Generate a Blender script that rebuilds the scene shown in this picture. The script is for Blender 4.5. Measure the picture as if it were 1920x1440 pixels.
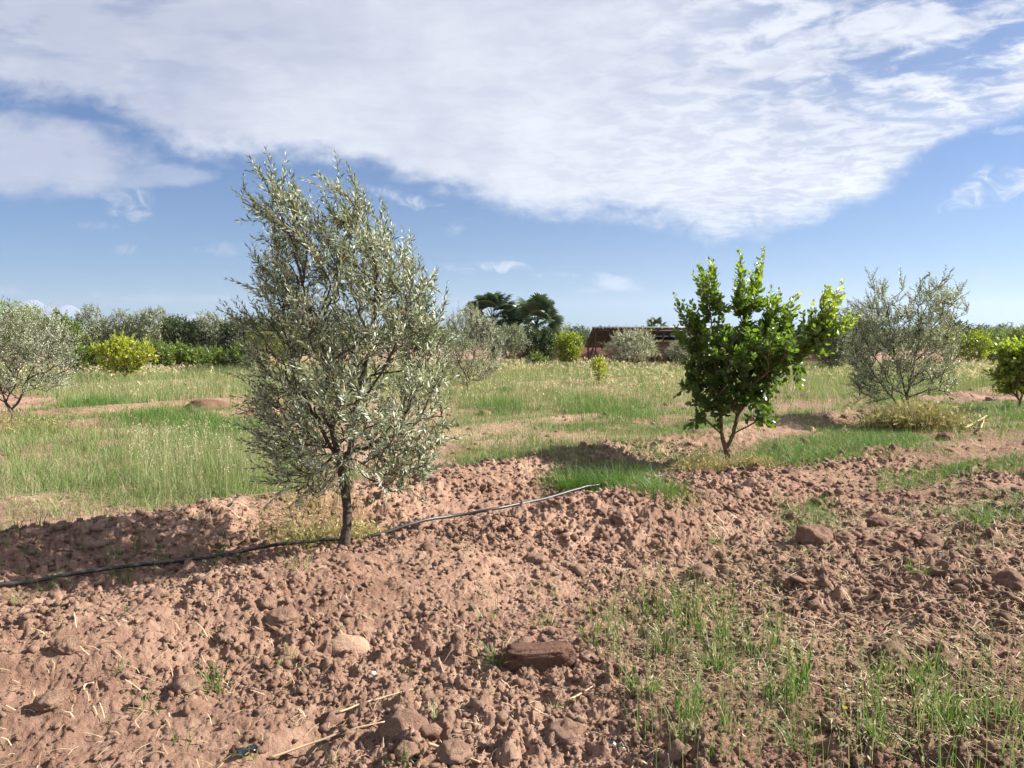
import bpy, math
import numpy as np
from math import radians, sin, cos, tan, atan, pi, sqrt
S = bpy.context.scene
for o in list(bpy.data.objects): bpy.data.objects.remove(o)

# ------------------------------------------------------------------ camera
CAMH = 1.5; FPX = 1442.0; PITCH = atan(80 / 1442)
cd = bpy.data.cameras.new('camera'); cam = bpy.data.objects.new('camera', cd); S.collection.objects.link(cam)
cam.location = (0, 0, CAMH); cam.rotation_euler = (pi/2 - PITCH, 0, 0)
cd.sensor_width = 36; cd.lens = 36*FPX/1920; cd.clip_start = 0.05; cd.clip_end = 60000
S.camera = cam
# ------------------------------------------------------------------ light
SUN_EL = radians(33); SUN_AZ = radians(8)       # azimuth measured from +x (right) towards +y (away)
sd = bpy.data.lights.new('sun', 'SUN'); sun = bpy.data.objects.new('sun', sd); S.collection.objects.link(sun)
sd.energy = 5.0; sd.angle = radians(0.6); sd.color = (1.0, 0.95, 0.87)
sun.rotation_euler = (0, pi/2 - SUN_EL, SUN_AZ)   # local -z away from the sun
S.view_settings.view_transform = 'Standard'; S.view_settings.look = 'None'
S.view_settings.exposure = 1.5; S.view_settings.gamma = 1

W = bpy.data.worlds.new('World'); S.world = W; W.use_nodes = True
def build_world():
    nt = W.node_tree; nt.nodes.clear(); N = nt.nodes.new; Lk = nt.links.new
    out = N('ShaderNodeOutputWorld'); bg = N('ShaderNodeBackground'); bg.inputs[1].default_value = 0.050
    Lk(bg.outputs[0], out.inputs[0])
    sky = N('ShaderNodeTexSky'); sky.sky_type = 'NISHITA'; sky.sun_disc = False
    sky.sun_elevation = SUN_EL; sky.sun_rotation = pi/2 - SUN_AZ
    sky.air_density = 1.0; sky.dust_density = 0.6; sky.ozone_density = 2.5; sky.altitude = 400
    tc = N('ShaderNodeTexCoord'); sp = N('ShaderNodeSeparateXYZ'); Lk(tc.outputs['Generated'], sp.inputs[0])
    def val(x):
        return x
    def M(op, a, b=None, c=None, clamp=False):
        m = N('ShaderNodeMath'); m.operation = op; m.use_clamp = clamp
        for i, v in enumerate((a, b, c)):
            if v is None: continue
            if isinstance(v, (int, float)): m.inputs[i].default_value = v
            else: Lk(v, m.inputs[i])
        return m.outputs[0]
    def sm(x, a, b):
        m = N('ShaderNodeMapRange'); m.interpolation_type = 'SMOOTHSTEP'
        Lk(x, m.inputs[0]); m.inputs[1].default_value = a; m.inputs[2].default_value = b
        return m.outputs[0]
    yy = M('MAXIMUM', M('ABSOLUTE', sp.outputs[1]), 0.12)
    u = M('DIVIDE', sp.outputs[0], yy); v = M('DIVIDE', sp.outputs[2], yy)
    def noise(scale, detail=6, rough=0.55, sx=1, sy=1, rot=0, off=0, plane=False, dist=0.0):
        c = N('ShaderNodeCombineXYZ')
        if plane:
            zz = M('ADD', M('MAXIMUM', sp.outputs[2], 0.0), 0.07)
            Lk(M('DIVIDE', sp.outputs[0], zz), c.inputs[0]); Lk(M('DIVIDE', yy, zz), c.inputs[1])
        else:
            Lk(u, c.inputs[0]); Lk(v, c.inputs[1])
        mp = N('ShaderNodeMapping'); Lk(c.outputs[0], mp.inputs[0])
        mp.inputs['Rotation'].default_value = (0, 0, rot); mp.inputs['Scale'].default_value = (sx, sy, 1)
        mp.inputs['Location'].default_value = (off, off*0.7, 0)
        n = N('ShaderNodeTexNoise'); n.noise_dimensions = '2D'; n.inputs['Scale'].default_value = scale
        n.inputs['Detail'].default_value = detail; n.inputs['Roughness'].default_value = rough
        n.inputs['Distortion'].default_value = dist
        Lk(mp.outputs[0], n.inputs['Vector'])
        return n.outputs[0]
    U = lambda px: (px-960)/1442.0
    V = lambda py: (640-py)/1442.0
    # lower edge of the big cloud bank as a function of direction
    fc = N('ShaderNodeFloatCurve'); mr = N('ShaderNodeMapRange'); Lk(u, mr.inputs[0])
    mr.inputs[1].default_value = -0.8; mr.inputs[2].default_value = 0.8
    Lk(mr.outputs[0], fc.inputs['Value'])
    edge = [(-180, 190), (120, 205), (210, 228), (330, 285), (480, 300), (640, 322), (760, 358), (900, 388), (1080, 415),
            (1250, 443), (1400, 440), (1500, 430), (1590, 400), (1665, 345), (1740, 285), (1830, 255), (1920, 215), (2100, 160)]
    cv = fc.mapping.curves[0]
    pts = [((U(a)+0.8)/1.6, V(b)) for a, b in edge]
    cv.points[0].location = (0, pts[0][1]); cv.points[1].location = (1, pts[-1][1])
    for p in pts: cv.points.new(*p)
    fc.mapping.update()
    n1 = noise(6, 7, 0.6, 1, 2.2, 0.15)
    n2 = noise(16, 6, 0.6, 1, 1.8, -0.3, 3)
    dv = M('SUBTRACT', v, fc.outputs[0])
    wob = M('ADD', M('MULTIPLY', M('SUBTRACT', n1, 0.5), 0.07), M('MULTIPLY', M('SUBTRACT', n2, 0.5), 0.045))
    rip = noise(24, 6, 0.68, 1, 1.5, 0.75, 1, dist=.6)
    bank = sm(M('ADD', M('ADD', dv, wob), M('MULTIPLY', M('SUBTRACT', rip, .5), .022)), -0.008, 0.034)
    # mottled, thinner veil to the upper right
    pn = noise(2.6, 6, 0.62, 1, 1.6, 0.9, 5, plane=True)
    pf = noise(8, 5, 0.6, 1, 1.15, 0.7, 2, plane=True, dist=.4)
    mott = M('ADD', M('MULTIPLY', pn, 0.65), M('MULTIPLY', pf, 0.35))
    rt = M('MULTIPLY', sm(u, U(1050), U(1750)), sm(v, V(330), V(120)))
    hole = M('MULTIPLY', rt, sm(mott, 0.56, 0.40))
    topl = M('MULTIPLY', sm(u, U(700), U(200)), M('MULTIPLY', sm(v, V(300), V(60)), sm(pn, 0.52, 0.36)))
    bank = M('MULTIPLY', bank, M('SUBTRACT', 1.0, M('MULTIPLY', hole, 0.85)))
    bank = M('MULTIPLY', bank, M('SUBTRACT', 1.0, M('MULTIPLY', topl, 0.35)))
    bank = M('MULTIPLY', bank, 0.93)
    def ell(px, py, rx, ry, amp, wobk=0.9, ang=0.0, soft=(0.0, 0.9)):
        du = M('SUBTRACT', u, U(px)); dw = M('SUBTRACT', v, V(py))
        a = M('ADD', M('MULTIPLY', du, cos(ang)), M('MULTIPLY', dw, sin(ang)))
        b = M('SUBTRACT', M('MULTIPLY', dw, cos(ang)), M('MULTIPLY', du, sin(ang)))
        a = M('MULTIPLY', a, 1442/rx); b = M('MULTIPLY', b, 1442/ry)
        r2 = M('ADD', M('MULTIPLY', a, a), M('MULTIPLY', b, b))
        k = M('ADD', M('SUBTRACT', 1.0, r2), M('MULTIPLY', M('SUBTRACT', M('ADD', M('MULTIPLY', n1, .5), M('MULTIPLY', n2, .5)), 0.5), wobk*6))
        dd = sm(k, soft[0], soft[1])
        if rx < 125: dd = M('MULTIPLY', sm(M('ADD', k, M('MULTIPLY', M('SUBTRACT', rip, .5), 3.5)), 0.0, 1.5), sm(rip, .33, .6))
        return M('MULTIPLY', dd, amp)
    dens = bank
    for e in [(60, 300, 270, 88, 0.92, 0.35), (290, 335, 130, 26, .55, .5), (262, 392, 60, 30, 0.6, 1.0, .3), (225, 370, 60, 16, .5, .9, -.4), (905, 501, 85, 13, 0.62, 0.6), (1150, 530, 62, 18, 0.62, 0.6, -0.25),
              (1050, 517, 50, 8, 0.5, 0.7), (1100, 545, 30, 7, 0.35, 0.7), (1850, 360, 105, 42, 0.72, 0.55, 0.35), (245, 552, 110, 11, 0.35, 0.6),
              (350, 465, 32, 12, 0.45, 0.7), (240, 468, 30, 12, 0.35, .7), (330, 560, 150, 8, 0.25, .6), (440, 468, 60, 14, .25, .8), (30, 545, 60, 14, .3, .6),
              (1880, 590, 190, 34, .15, .3, 0, (0, 1.4)), (1880, 250, 60, 10, .4, .7), (850, 430, 20, 18, .2, .8), (780, 380, 110, 14, .55, .8, -0.3), (210, 425, 60, 10, .3, .8)]:
        dens = M('MAXIMUM', dens, ell(*e))
    # cloud brightness
    cn = noise(3.2, 6, 0.6, 1, 1.7, 0.25, 8)
    lit = M('ADD', M('MULTIPLY', sm(u, U(200), U(1100)), 0.5), M('MULTIPLY', sm(cn, 0.36, 0.66), 0.55))
    rp2 = sm(M('ADD', M('MULTIPLY', pf, .75), M('MULTIPLY', rip, .25)), .38, .62)
    lit = M('ADD', M('MULTIPLY', lit, .72), M('MULTIPLY', M('SUBTRACT', rp2, .5), M('ADD', .12, M('MULTIPLY', sm(u, U(800), U(1700)), .42))))
    lit = M('MULTIPLY', lit, M('ADD', .35, M('MULTIPLY', sm(v, 0.66, 0.14), .65)), clamp=True)
    cc = N('ShaderNodeMix'); cc.data_type = 'RGBA'; Lk(lit, cc.inputs[0])
    cc.inputs[6].default_value = (3.9, 4.15, 5.15, 1); cc.inputs[7].default_value = (7.6, 7.75, 8.0, 1)
    # clear sky
    mul = N('ShaderNodeMix'); mul.data_type = 'RGBA'; mul.blend_type = 'MULTIPLY'; mul.inputs[0].default_value = 1
    Lk(sky.outputs[0], mul.inputs[6]); mul.inputs[7].default_value = (0.29, 0.48, 0.74, 1)
    mx = N('ShaderNodeMix'); mx.data_type = 'RGBA'
    Lk(dens, mx.inputs[0]); Lk(mul.outputs[2], mx.inputs[6]); Lk(cc.outputs[2], mx.inputs[7])
    Lk(mx.outputs[2], bg.inputs[0])
build_world()

# ------------------------------------------------------------------ helpers
R = np.random.default_rng(11)
def px2g(px, py, z=0.0):
    u = (px-960)/FPX; v = (720-py)/FPX
    d = np.array([u, cos(PITCH)+v*sin(PITCH), -sin(PITCH)+v*cos(PITCH)])
    t = (z-CAMH)/d[2]
    return d[0]*t, d[1]*t
def px_at(px, py, Y):                       # point of a pixel at depth Y
    u = (px-960)/FPX; v = (720-py)/FPX
    t = Y/(cos(PITCH)+v*sin(PITCH))
    return u*t, CAMH+t*(-sin(PITCH)+v*cos(PITCH))
def smooth(x, a, b):
    t = np.clip((x-a)/(b-a), 0, 1); return t*t*(3-2*t)
def h2(ix, iy, seed):
    n = (ix.astype(np.int64)*374761393 + iy.astype(np.int64)*668265263 + seed*982451653) & 0xffffffff
    n = ((n ^ (n >> 13))*1274126177) & 0xffffffff
    n = (n ^ (n >> 16)); n = (n*2246822519) & 0xffffffff; n = n ^ (n >> 15)
    return (n & 0xffffff)/float(0x1000000)
def vn(x, y, seed=0):
    ix = np.floor(x); iy = np.floor(y); fx = x-ix; fy = y-iy
    fx = fx*fx*fx*(fx*(fx*6-15)+10); fy = fy*fy*fy*(fy*(fy*6-15)+10)
    a = h2(ix, iy, seed); b = h2(ix+1, iy, seed); c = h2(ix, iy+1, seed); d = h2(ix+1, iy+1, seed)
    return a+(b-a)*fx+(c-a)*fy+(a-b-c+d)*fx*fy
def fbm(x, y, f, octv=4, seed=0):
    s = 0; a = 1; t = 0
    for i in range(octv):
        s = s+a*vn(x*f+17.3*i, y*f-9.1*i, seed+i); t += a; a *= .5; f *= 2.03
    return s/t-0.5
def clods(x, y, cell, seed, lo=.25, hi=.62, keep=1.0):
    gx = x/cell; gy = y/cell; ix = np.floor(gx); iy = np.floor(gy); best = np.zeros_like(x)
    for i in (-1, 0, 1):
        for j in (-1, 0, 1):
            cx = ix+i; cy = iy+j
            px = cx+h2(cx, cy, seed); py = cy+h2(cx, cy, seed+1)
            r = lo+(hi-lo)*h2(cx, cy, seed+2)**1.5
            r = np.where(h2(cx, cy, seed+3) < keep, r, 0)
            dx = gx-px; dy = gy-py
            an = h2(cx, cy, seed+4)*3.14; k = .7+.5*h2(cx, cy, seed+5)
            ex = (dx*np.cos(an)+dy*np.sin(an))*k; ey = (dy*np.cos(an)-dx*np.sin(an))/k
            dd = np.maximum(np.abs(ex), np.abs(ey))*.55+np.hypot(ex, ey)*.55
            cap = r*(.45+.5*h2(cx, cy, seed+6)); ta = h2(cx, cy, seed+7)*6.283
            q = np.minimum((r-dd)*1.9, cap+.9*(ex*np.cos(ta)+ey*np.sin(ta)))
            best = np.maximum(best, q)
    return best*cell
def bund(s, t, c, w, h, seed, wob=.14):
    c = c+wob*2*(vn(t*.7, t*0, seed)-.5); h = h*(.7+.6*vn(t*.55, t*0+3, seed))
    d = (s-c)/w
    return h*np.exp(-d*d)
def Hm(x, y):                                # large shape of the ground
    x = np.asarray(x, float); y = np.asarray(y, float)
    s = (y-x)*.7071; t = (x+y)*.7071; r = np.hypot(x, y)
    z = .05*fbm(x, y, .35, 2, 5)
    far = .25+.75*smooth(t, 7.2, 4.6)
    z = z+bund(s, t, 3.85, .56, .24, 1)*far-.05*np.exp(-((s-2.85)/.28)**2)*smooth(t, 3, 5)+bund(s, t, 6.2, .36, .14, 2)
    z = z-.09*np.exp(-((s-5.25)/.5)**2)*far
    z = z+bund(s, t, 8.2, .3, .055, 3)+bund(s, t, 9.8, .3, .05, 4)+bund(s, t, 12.2, .3, .05, 7)+bund(s, t, 15.2, .35, .12, 5)+bund(s, t, 17.6, .4, .14, 6)+bund(s, t, 27.5, .5, .16, 8)
    z = z+bund(s, t, 1.3, .3, .06, 9)*smooth(t, 2.5, 4.5)
    z = z+bund(s, t, -.6, .5, .08, 13)*smooth(t, 6, 8)
    # wheel rut at the bottom left
    rx = x+0.86-.33*(y-2.6)
    z = z-.07*np.exp(-(rx/.09)**2)*smooth(y, 3.25, 2.9)
    return z*smooth(r, 400, 60)
def px2s(px, py):                            # ground point seen at a picture position, on the shaped ground
    z = 0.0
    for _ in range(10):
        x, y = px2g(px, py, z); z = .5*z+.5*float(Hm(x, y))
    return x, y
def rough_mask(x, y):                        # 1 = cloddy, 0 = smooth crusted patches
    m = smooth(fbm(x, y, .9, 3, 40), -.17, .02)
    a = np.exp(-(((x+1.55)/.55)**2+((y-2.75)/.22)**2))
    b = np.exp(-(((x-.95)/.6)**2+((y-4.95)/.18)**2))
    c = np.exp(-(((x+1.0)/.3)**2+((y-2.9)/.25)**2))
    return np.clip(m*.6+.4-.9*a-.7*b-.4*c, .28, 1)
def H(x, y):
    x = np.asarray(x, float); y = np.asarray(y, float)
    z = Hm(x, y); r = np.hypot(x, y); m = rough_mask(x, y)
    wx = x+.06*fbm(x, y, 8, 2, 60)+.022*fbm(x, y, 34, 2, 62); wy = y+.06*fbm(x, y, 8, 2, 61)+.022*fbm(x, y, 34, 2, 63)
    s = (y-x)*.7071
    near = smooth(s, 7.2, 5.8)
    amp = .35+.65*near
    z = z+.085*fbm(x, y, 3.0, 3, 70)*amp*smooth(r, 60, 25)
    z = z+clods(wx, wy, .17, 101, .2, .5, .35)*.75*m*amp*smooth(r, 45, 20)
    z = z+clods(wx, wy, .085, 111, .25, .6, .7)*.6*m*amp*smooth(r, 25, 12)
    z = z-clods(wy, wx, .06, 151, .2, .5, .4)*1.1*m*amp*smooth(r, 14, 7)-clods(wy, wx, .13, 161, .2, .4, .25)*.6*m*amp*smooth(r, 25, 12)
    tt = (x+y)*.7071; z = z+.03*(np.abs(fbm(tt*9, s*1.6, 1.0, 2, 171))*2-.3)*smooth(s, 2.6, 3.1)*smooth(s, 4.6, 4.0)*smooth(tt, 3.5, 5)*smooth(tt, 14, 9)
    z = z+clods(wx, wy, .042, 121, .25, .6, .85)*.55*(.3+.7*m)*amp*smooth(r, 12, 7)
    z = z+clods(wx, wy, .022, 131, .3, .6, .9)*.5*(.45+.55*m)*smooth(r, 6.5, 4.5)
    z = z+.05*m*amp*(np.abs(fbm(x, y, 11, 3, 80))*2-.3)*smooth(r, 16, 8)+.022*(np.abs(fbm(x, y, 38, 2, 84))*2-.3)*(.3+.7*m)*smooth(r, 9, 5)
    return z

def add_obj(name, me, mat=None, parent=None, loc=None, rz=0.0):
    o = bpy.data.objects.new(name, me); S.collection.objects.link(o)
    if mat is not None and me is not None and len(me.materials) == 0: me.materials.append(mat)
    if parent is not None: o.parent = parent
    if loc is not None: o.location = loc
    if rz: o.rotation_euler[2] = rz
    return o
def mesh(name, V, Fs, tint=None, smoothf=True):
    """Fs: list of int arrays (n,3) or (n,4)"""
    me = bpy.data.meshes.new(name); V = np.asarray(V, np.float32)
    me.vertices.add(len(V)); me.vertices.foreach_set('co', V.ravel())
    Fs = [np.asarray(f, np.int32) for f in Fs if len(f)]
    idx = np.concatenate([f.ravel() for f in Fs]); tot = np.concatenate([np.full(len(f), f.shape[1], np.int32) for f in Fs])
    st = np.concatenate([[0], np.cumsum(tot)[:-1]]).astype(np.int32)
    me.loops.add(len(idx)); me.loops.foreach_set('vertex_index', idx)
    me.polygons.add(len(tot)); me.polygons.foreach_set('loop_start', st)
    if smoothf: me.polygons.foreach_set('use_smooth', np.ones(len(tot), bool))
    me.update(calc_edges=True)
    if tint is not None:
        a = me.attributes.new('tint', 'FLOAT', 'POINT'); a.data.foreach_set('value', np.asarray(tint, np.float32))
    return me
def tag(o, label=None, cat=None, group=None, kind=None):
    if label: o['label'] = label
    if cat: o['category'] = cat
    if group: o['group'] = group
    if kind: o['kind'] = kind
    return o
def empty(name, loc, label, cat, group=None, rz=0):
    o = bpy.data.objects.new(name, None); S.collection.objects.link(o); o.location = loc; o.rotation_euler[2] = rz
    o.empty_display_size = .2
    return tag(o, label, cat, group)
def copy_tree(o, parent=None):
    c = o.copy(); S.collection.objects.link(c); c.parent = parent
    for ch in list(o.children): copy_tree(ch, c)
    return c
class Geo:                                   # accumulates pieces of one mesh
    def __init__(s): s.V = []; s.F = []; s.T = []; s.n = 0
    def add(s, V, Fs, t=0.5):
        V = np.asarray(V, float).reshape(-1, 3); s.V.append(V)
        for f in Fs: s.F.append(np.asarray(f, int)+s.n)
        s.T.append(np.full(len(V), t) if np.isscalar(t) else np.asarray(t)); s.n += len(V)
    def mesh(s, name, smoothf=True):
        F3 = [f for f in s.F if f.shape[1] == 3]; F4 = [f for f in s.F if f.shape[1] == 4]
        Fs = ([np.concatenate(F4)] if F4 else [])+([np.concatenate(F3)] if F3 else [])
        return mesh(name, np.concatenate(s.V), Fs, np.concatenate(s.T), smoothf)
def nrm(v): return v/np.maximum(np.linalg.norm(v, axis=-1, keepdims=True), 1e-9)
def tube(P, rad, sides=6, cap=True):
    P = np.asarray(P, float); n = len(P); rad = np.broadcast_to(rad, (n,))
    T = nrm(np.gradient(P, axis=0)); ref = np.array([.31, .17, .93]) if abs(T[0, 2]) < .8 else np.array([.9, .4, .1])
    A = nrm(np.cross(T, ref)); B = np.cross(T, A)
    th = np.arange(sides)*2*pi/sides
    V = P[:, None]+rad[:, None, None]*(A[:, None]*np.cos(th)[None, :, None]+B[:, None]*np.sin(th)[None, :, None])
    i = np.arange(n-1)[:, None]*sides; j = np.arange(sides)[None]; k = (j+1) % sides
    F = [np.stack([i+j, i+k, i+sides+k, i+sides+j], -1).reshape(-1, 4)]
    V = V.reshape(-1, 3)
    if cap:
        V = np.concatenate([V, P[:1], P[-1:]]); c0 = n*sides; j = np.arange(sides); k = (j+1) % sides
        F.append(np.stack([np.full(sides, c0), k, j], -1)); F.append(np.stack([np.full(sides, c0+1), (n-1)*sides+j, (n-1)*sides+k], -1))
    return V, F
def box(c, d, rz=0.0):
    x, y, z = np.array(d)/2.0
    V = np.array([[sx*x, sy*y, sz*z] for sz in (-1, 1) for sy in (-1, 1) for sx in (-1, 1)], float)
    if rz: V[:, :2] = V[:, :2] @ np.array([[cos(rz), sin(rz)], [-sin(rz), cos(rz)]])
    return V+np.array(c), [np.array([[0, 2, 3, 1], [4, 5, 7, 6], [0, 1, 5, 4], [2, 6, 7, 3], [0, 4, 6, 2], [1, 3, 7, 5]])]
def beam(a, b, w, h):
    a = np.array(a, float); b = np.array(b, float); T = nrm(b-a); up = np.array([0, 0, 1.]) if abs(T[2]) < .95 else np.array([1., 0, 0])
    A = nrm(np.cross(T, up)); B = np.cross(A, T)
    V = np.array([p+A*sx*w/2+B*sy*h/2 for p in (a, b) for sx, sy in ((-1, -1), (1, -1), (1, 1), (-1, 1))])
    return V, [np.array([[0, 3, 2, 1], [4, 5, 6, 7], [0, 1, 5, 4], [1, 2, 6, 5], [2, 3, 7, 6], [3, 0, 4, 7]])]

def leaves(P, D, Nn, L, Wd, tint, fold=.15, droop=.0):
    """one folded lance-shaped leaf of four triangles per row"""
    n = len(P); D = nrm(D); Sd = nrm(np.cross(D, Nn)); Nn = np.cross(Sd, D)
    L = np.broadcast_to(L, (n,))[:, None]; Wd = np.broadcast_to(Wd, (n,))[:, None]
    mid = P+D*L*.48
    a = mid+Sd*Wd*.5+Nn*Wd*fold; b = mid-Sd*Wd*.5+Nn*Wd*fold
    tip = P+D*L-np.array([0, 0, 1.])*L*droop
    V = np.stack([P, a, mid, b, tip], 1).reshape(-1, 3)
    i = np.arange(n)*5
    F = np.concatenate([np.stack([i, i+1, i+2], -1), np.stack([i, i+2, i+3], -1), np.stack([i+1, i+4, i+2], -1), np.stack([i+2, i+4, i+3], -1)])
    return V, F, np.repeat(tint, 5)
def wide_leaves(P, D, Nn, L, Wd, tint, fold=.12, curl=.18):
    n = len(P); D = nrm(D); Sd = nrm(np.cross(D, Nn)); Nn = np.cross(Sd, D)
    L = np.broadcast_to(L, (n,))[:, None]; Wd = np.broadcast_to(Wd, (n,))[:, None]
    m1 = P+D*L*.3; m2 = P+D*L*.68-Nn*L*curl*.4; tip = P+D*L-Nn*L*curl
    V = np.stack([P, m1+Sd*Wd*.42+Nn*Wd*fold, m1, m1-Sd*Wd*.42+Nn*Wd*fold, m2+Sd*Wd*.46+Nn*Wd*fold, m2, m2-Sd*Wd*.46+Nn*Wd*fold, tip], 1).reshape(-1, 3)
    i = np.arange(n)*8; q = lambda *a: np.stack([i+k for k in a], -1)
    return V, np.concatenate([q(0, 1, 2), q(0, 2, 3), q(4, 7, 5), q(5, 7, 6)]), np.concatenate([q(1, 4, 5, 2), q(2, 5, 6, 3)]), np.repeat(tint, 8)

def blades(P, h, w, lean, az, tint, segs=3, curve=1.6):
    """grass blades: P base, h height, w width, lean horizontal reach, az its direction"""
    n = len(P); faz = R.uniform(0, pi, n); wd = np.stack([np.cos(faz), np.sin(faz), np.zeros(n)], -1)
    ld = np.stack([np.cos(az), np.sin(az), np.zeros(n)], -1)
    V = np.zeros((n, segs+1, 2, 3))
    for k in range(segs+1):
        t = k/segs
        c = P+ld*(lean*t**curve)[:, None]; c = c+np.array([0, 0, 1.])*(h*(t-.25*t*t*np.minimum(1, lean/np.maximum(h, .01))))[:, None]
        ww = (w*(1-t)**.7*.5 if k < segs else w*.04)[:, None] if not np.isscalar(w) else w*.5*(1-t)**.7+.0002
        V[:, k, 0] = c-wd*ww; V[:, k, 1] = c+wd*ww
    b = (np.arange(n)*(segs+1)*2)[:, None]+np.arange(segs)[None]*2
    F = np.stack([b, b+1, b+3, b+2], -1).reshape(-1, 4)
    return V.reshape(-1, 3), F, np.repeat(tint, (segs+1)*2)

# ------------------------------------------------------------------ materials
def new_mat(name):
    m = bpy.data.materials.new(name); m.use_nodes = True; nt = m.node_tree
    return m, nt, nt.nodes['Principled BSDF'], nt.nodes['Material Output']
def ramp(nt, src, cols):
    r = nt.nodes.new('ShaderNodeValToRGB'); e = r.color_ramp.elements
    while len(e) < len(cols): e.new(.5)
    for k, (p, c) in enumerate(cols): e[k].position = p; e[k].color = (*c, 1)
    nt.links.new(src, r.inputs[0]); return r.outputs[0]
def tex_noise(nt, scale, detail=4, rough=.6, coord='Object'):
    tc = nt.nodes.new('ShaderNodeTexCoord'); n = nt.nodes.new('ShaderNodeTexNoise')
    n.inputs['Scale'].default_value = scale; n.inputs['Detail'].default_value = detail; n.inputs['Roughness'].default_value = rough
    nt.links.new(tc.outputs[coord], n.inputs['Vector']); return n.outputs[0]
def bump(nt, b, h, strength, dist):
    n = nt.nodes.new('ShaderNodeBump'); n.inputs['Strength'].default_value = strength; n.inputs['Distance'].default_value = dist
    nt.links.new(h, n.inputs['Height']); nt.links.new(n.outputs[0], b.inputs['Normal'])
def math_n(nt, op, a, b):
    m = nt.nodes.new('ShaderNodeMath'); m.operation = op
    for i, v in enumerate((a, b)):
        if isinstance(v, (int, float)): m.inputs[i].default_value = v
        else: nt.links.new(v, m.inputs[i])
    return m.outputs[0]
def mat_soil(name, cols, scale=1.0, sp=.25):
    m, nt, b, o = new_mat(name)
    n = math_n(nt, 'ADD', math_n(nt, 'MULTIPLY', tex_noise(nt, .55*scale, 3), .5), math_n(nt, 'MULTIPLY', tex_noise(nt, 9*scale, 6, .7), .5))
    g = nt.nodes.new('ShaderNodeNewGeometry'); sp_ = nt.nodes.new('ShaderNodeSeparateXYZ'); nt.links.new(g.outputs['Position'], sp_.inputs[0])   # earth colour gets darker towards the right hand field
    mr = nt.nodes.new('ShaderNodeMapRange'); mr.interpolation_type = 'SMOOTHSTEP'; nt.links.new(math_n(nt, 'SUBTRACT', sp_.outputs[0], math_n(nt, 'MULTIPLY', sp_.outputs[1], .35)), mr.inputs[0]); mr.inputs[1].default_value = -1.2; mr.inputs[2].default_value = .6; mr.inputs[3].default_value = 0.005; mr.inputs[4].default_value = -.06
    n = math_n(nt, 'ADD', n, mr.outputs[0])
    nt.links.new(ramp(nt, n, cols), b.inputs['Base Color'])
    b.inputs['Roughness'].default_value = .95; b.inputs['Specular IOR Level'].default_value = sp
    hh = math_n(nt, 'ADD', tex_noise(nt, 42, 7, .75), math_n(nt, 'MULTIPLY', tex_noise(nt, 160, 3, .7), .4))
    bump(nt, b, hh, 1.0, .022)
    return m
SOIL_COLS = [(.30, (.13, .070, .045)), (.42, (.24, .136, .092)), (.53, (.365, .225, .157)), (.68, (.50, .335, .245))]
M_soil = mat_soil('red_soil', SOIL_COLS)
M_clod = mat_soil('clod_soil', [(.30, (.15, .082, .054)), (.5, (.28, .17, .118)), (.7, (.44, .295, .215))], 3)
M_darkclod = mat_soil('dark_clod_soil', [(.35, (.12, .062, .042)), (.65, (.23, .13, .09))], 3)
M_stone = mat_soil('sandstone', [(.35, (.42, .26, .17)), (.65, (.56, .37, .26))], 2)
def mat_leaf(name, cols, back=None, rough=.45, transl=.3, tcol=1.25, spec=.5, tb=.55):
    m, nt, b, o = new_mat(name)
    at = nt.nodes.new('ShaderNodeAttribute'); at.attribute_name = 'tint'
    col = ramp(nt, at.outputs['Fac'], cols)
    if back:
        g = nt.nodes.new('ShaderNodeNewGeometry'); mx = nt.nodes.new('ShaderNodeMix'); mx.data_type = 'RGBA'
        nt.links.new(g.outputs['Backfacing'], mx.inputs[0]); nt.links.new(col, mx.inputs[6])
        nt.links.new(ramp(nt, at.outputs['Fac'], back), mx.inputs[7]); col = mx.outputs[2]
    nt.links.new(col, b.inputs['Base Color']); b.inputs['Roughness'].default_value = rough
    b.inputs['Specular IOR Level'].default_value = spec
    tr = nt.nodes.new('ShaderNodeBsdfTranslucent'); mm = nt.nodes.new('ShaderNodeMix'); mm.data_type = 'RGBA'; mm.blend_type = 'MULTIPLY'
    mm.inputs[0].default_value = 1; nt.links.new(col, mm.inputs[6]); mm.inputs[7].default_value = (tcol*1.15, tcol*1.2, tcol*tb, 1)
    nt.links.new(mm.outputs[2], tr.inputs[0])
    ms = nt.nodes.new('ShaderNodeMixShader'); ms.inputs[0].default_value = transl
    nt.links.new(b.outputs[0], ms.inputs[1]); nt.links.new(tr.outputs[0], ms.inputs[2]); nt.links.new(ms.outputs[0], o.inputs[0])
    return m
M_olive = mat_leaf('olive_leaf', [(0, (.075, .095, .045)), (.5, (.135, .16, .08)), (.93, (.24, .265, .15)), (1, (.42, .20, .04))],
                   [(0, (.30, .33, .24)), (.5, (.42, .45, .34)), (.93, (.55, .57, .45)), (1, (.46, .22, .06))], .5, .22, 1.1)
M_olive_far = mat_leaf('olive_leaf_grey_green', [(0, (.06, .08, .035)), (.5, (.135, .165, .078)), (1, (.30, .34, .19))],
                   [(0, (.17, .20, .12)), (1, (.40, .43, .29))], .5, .2, 1.1)
M_citrus = mat_leaf('broad_leaf', [(0, (.045, .085, .018)), (.4, (.085, .14, .024)), (.7, (.17, .23, .035)), (1, (.32, .36, .06))], None, .32, .45, 1.5)
M_yellowgreen = mat_leaf('yellow_green_leaf', [(0, (.09, .125, .014)), (.4, (.23, .28, .03)), (1, (.45, .46, .06))], None, .4, .4, 1.4)
M_green = mat_leaf('mid_green_leaf', [(0, (.055, .09, .018)), (.5, (.13, .19, .035)), (1, (.26, .33, .07))], None, .45, .32, 1.3)
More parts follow.
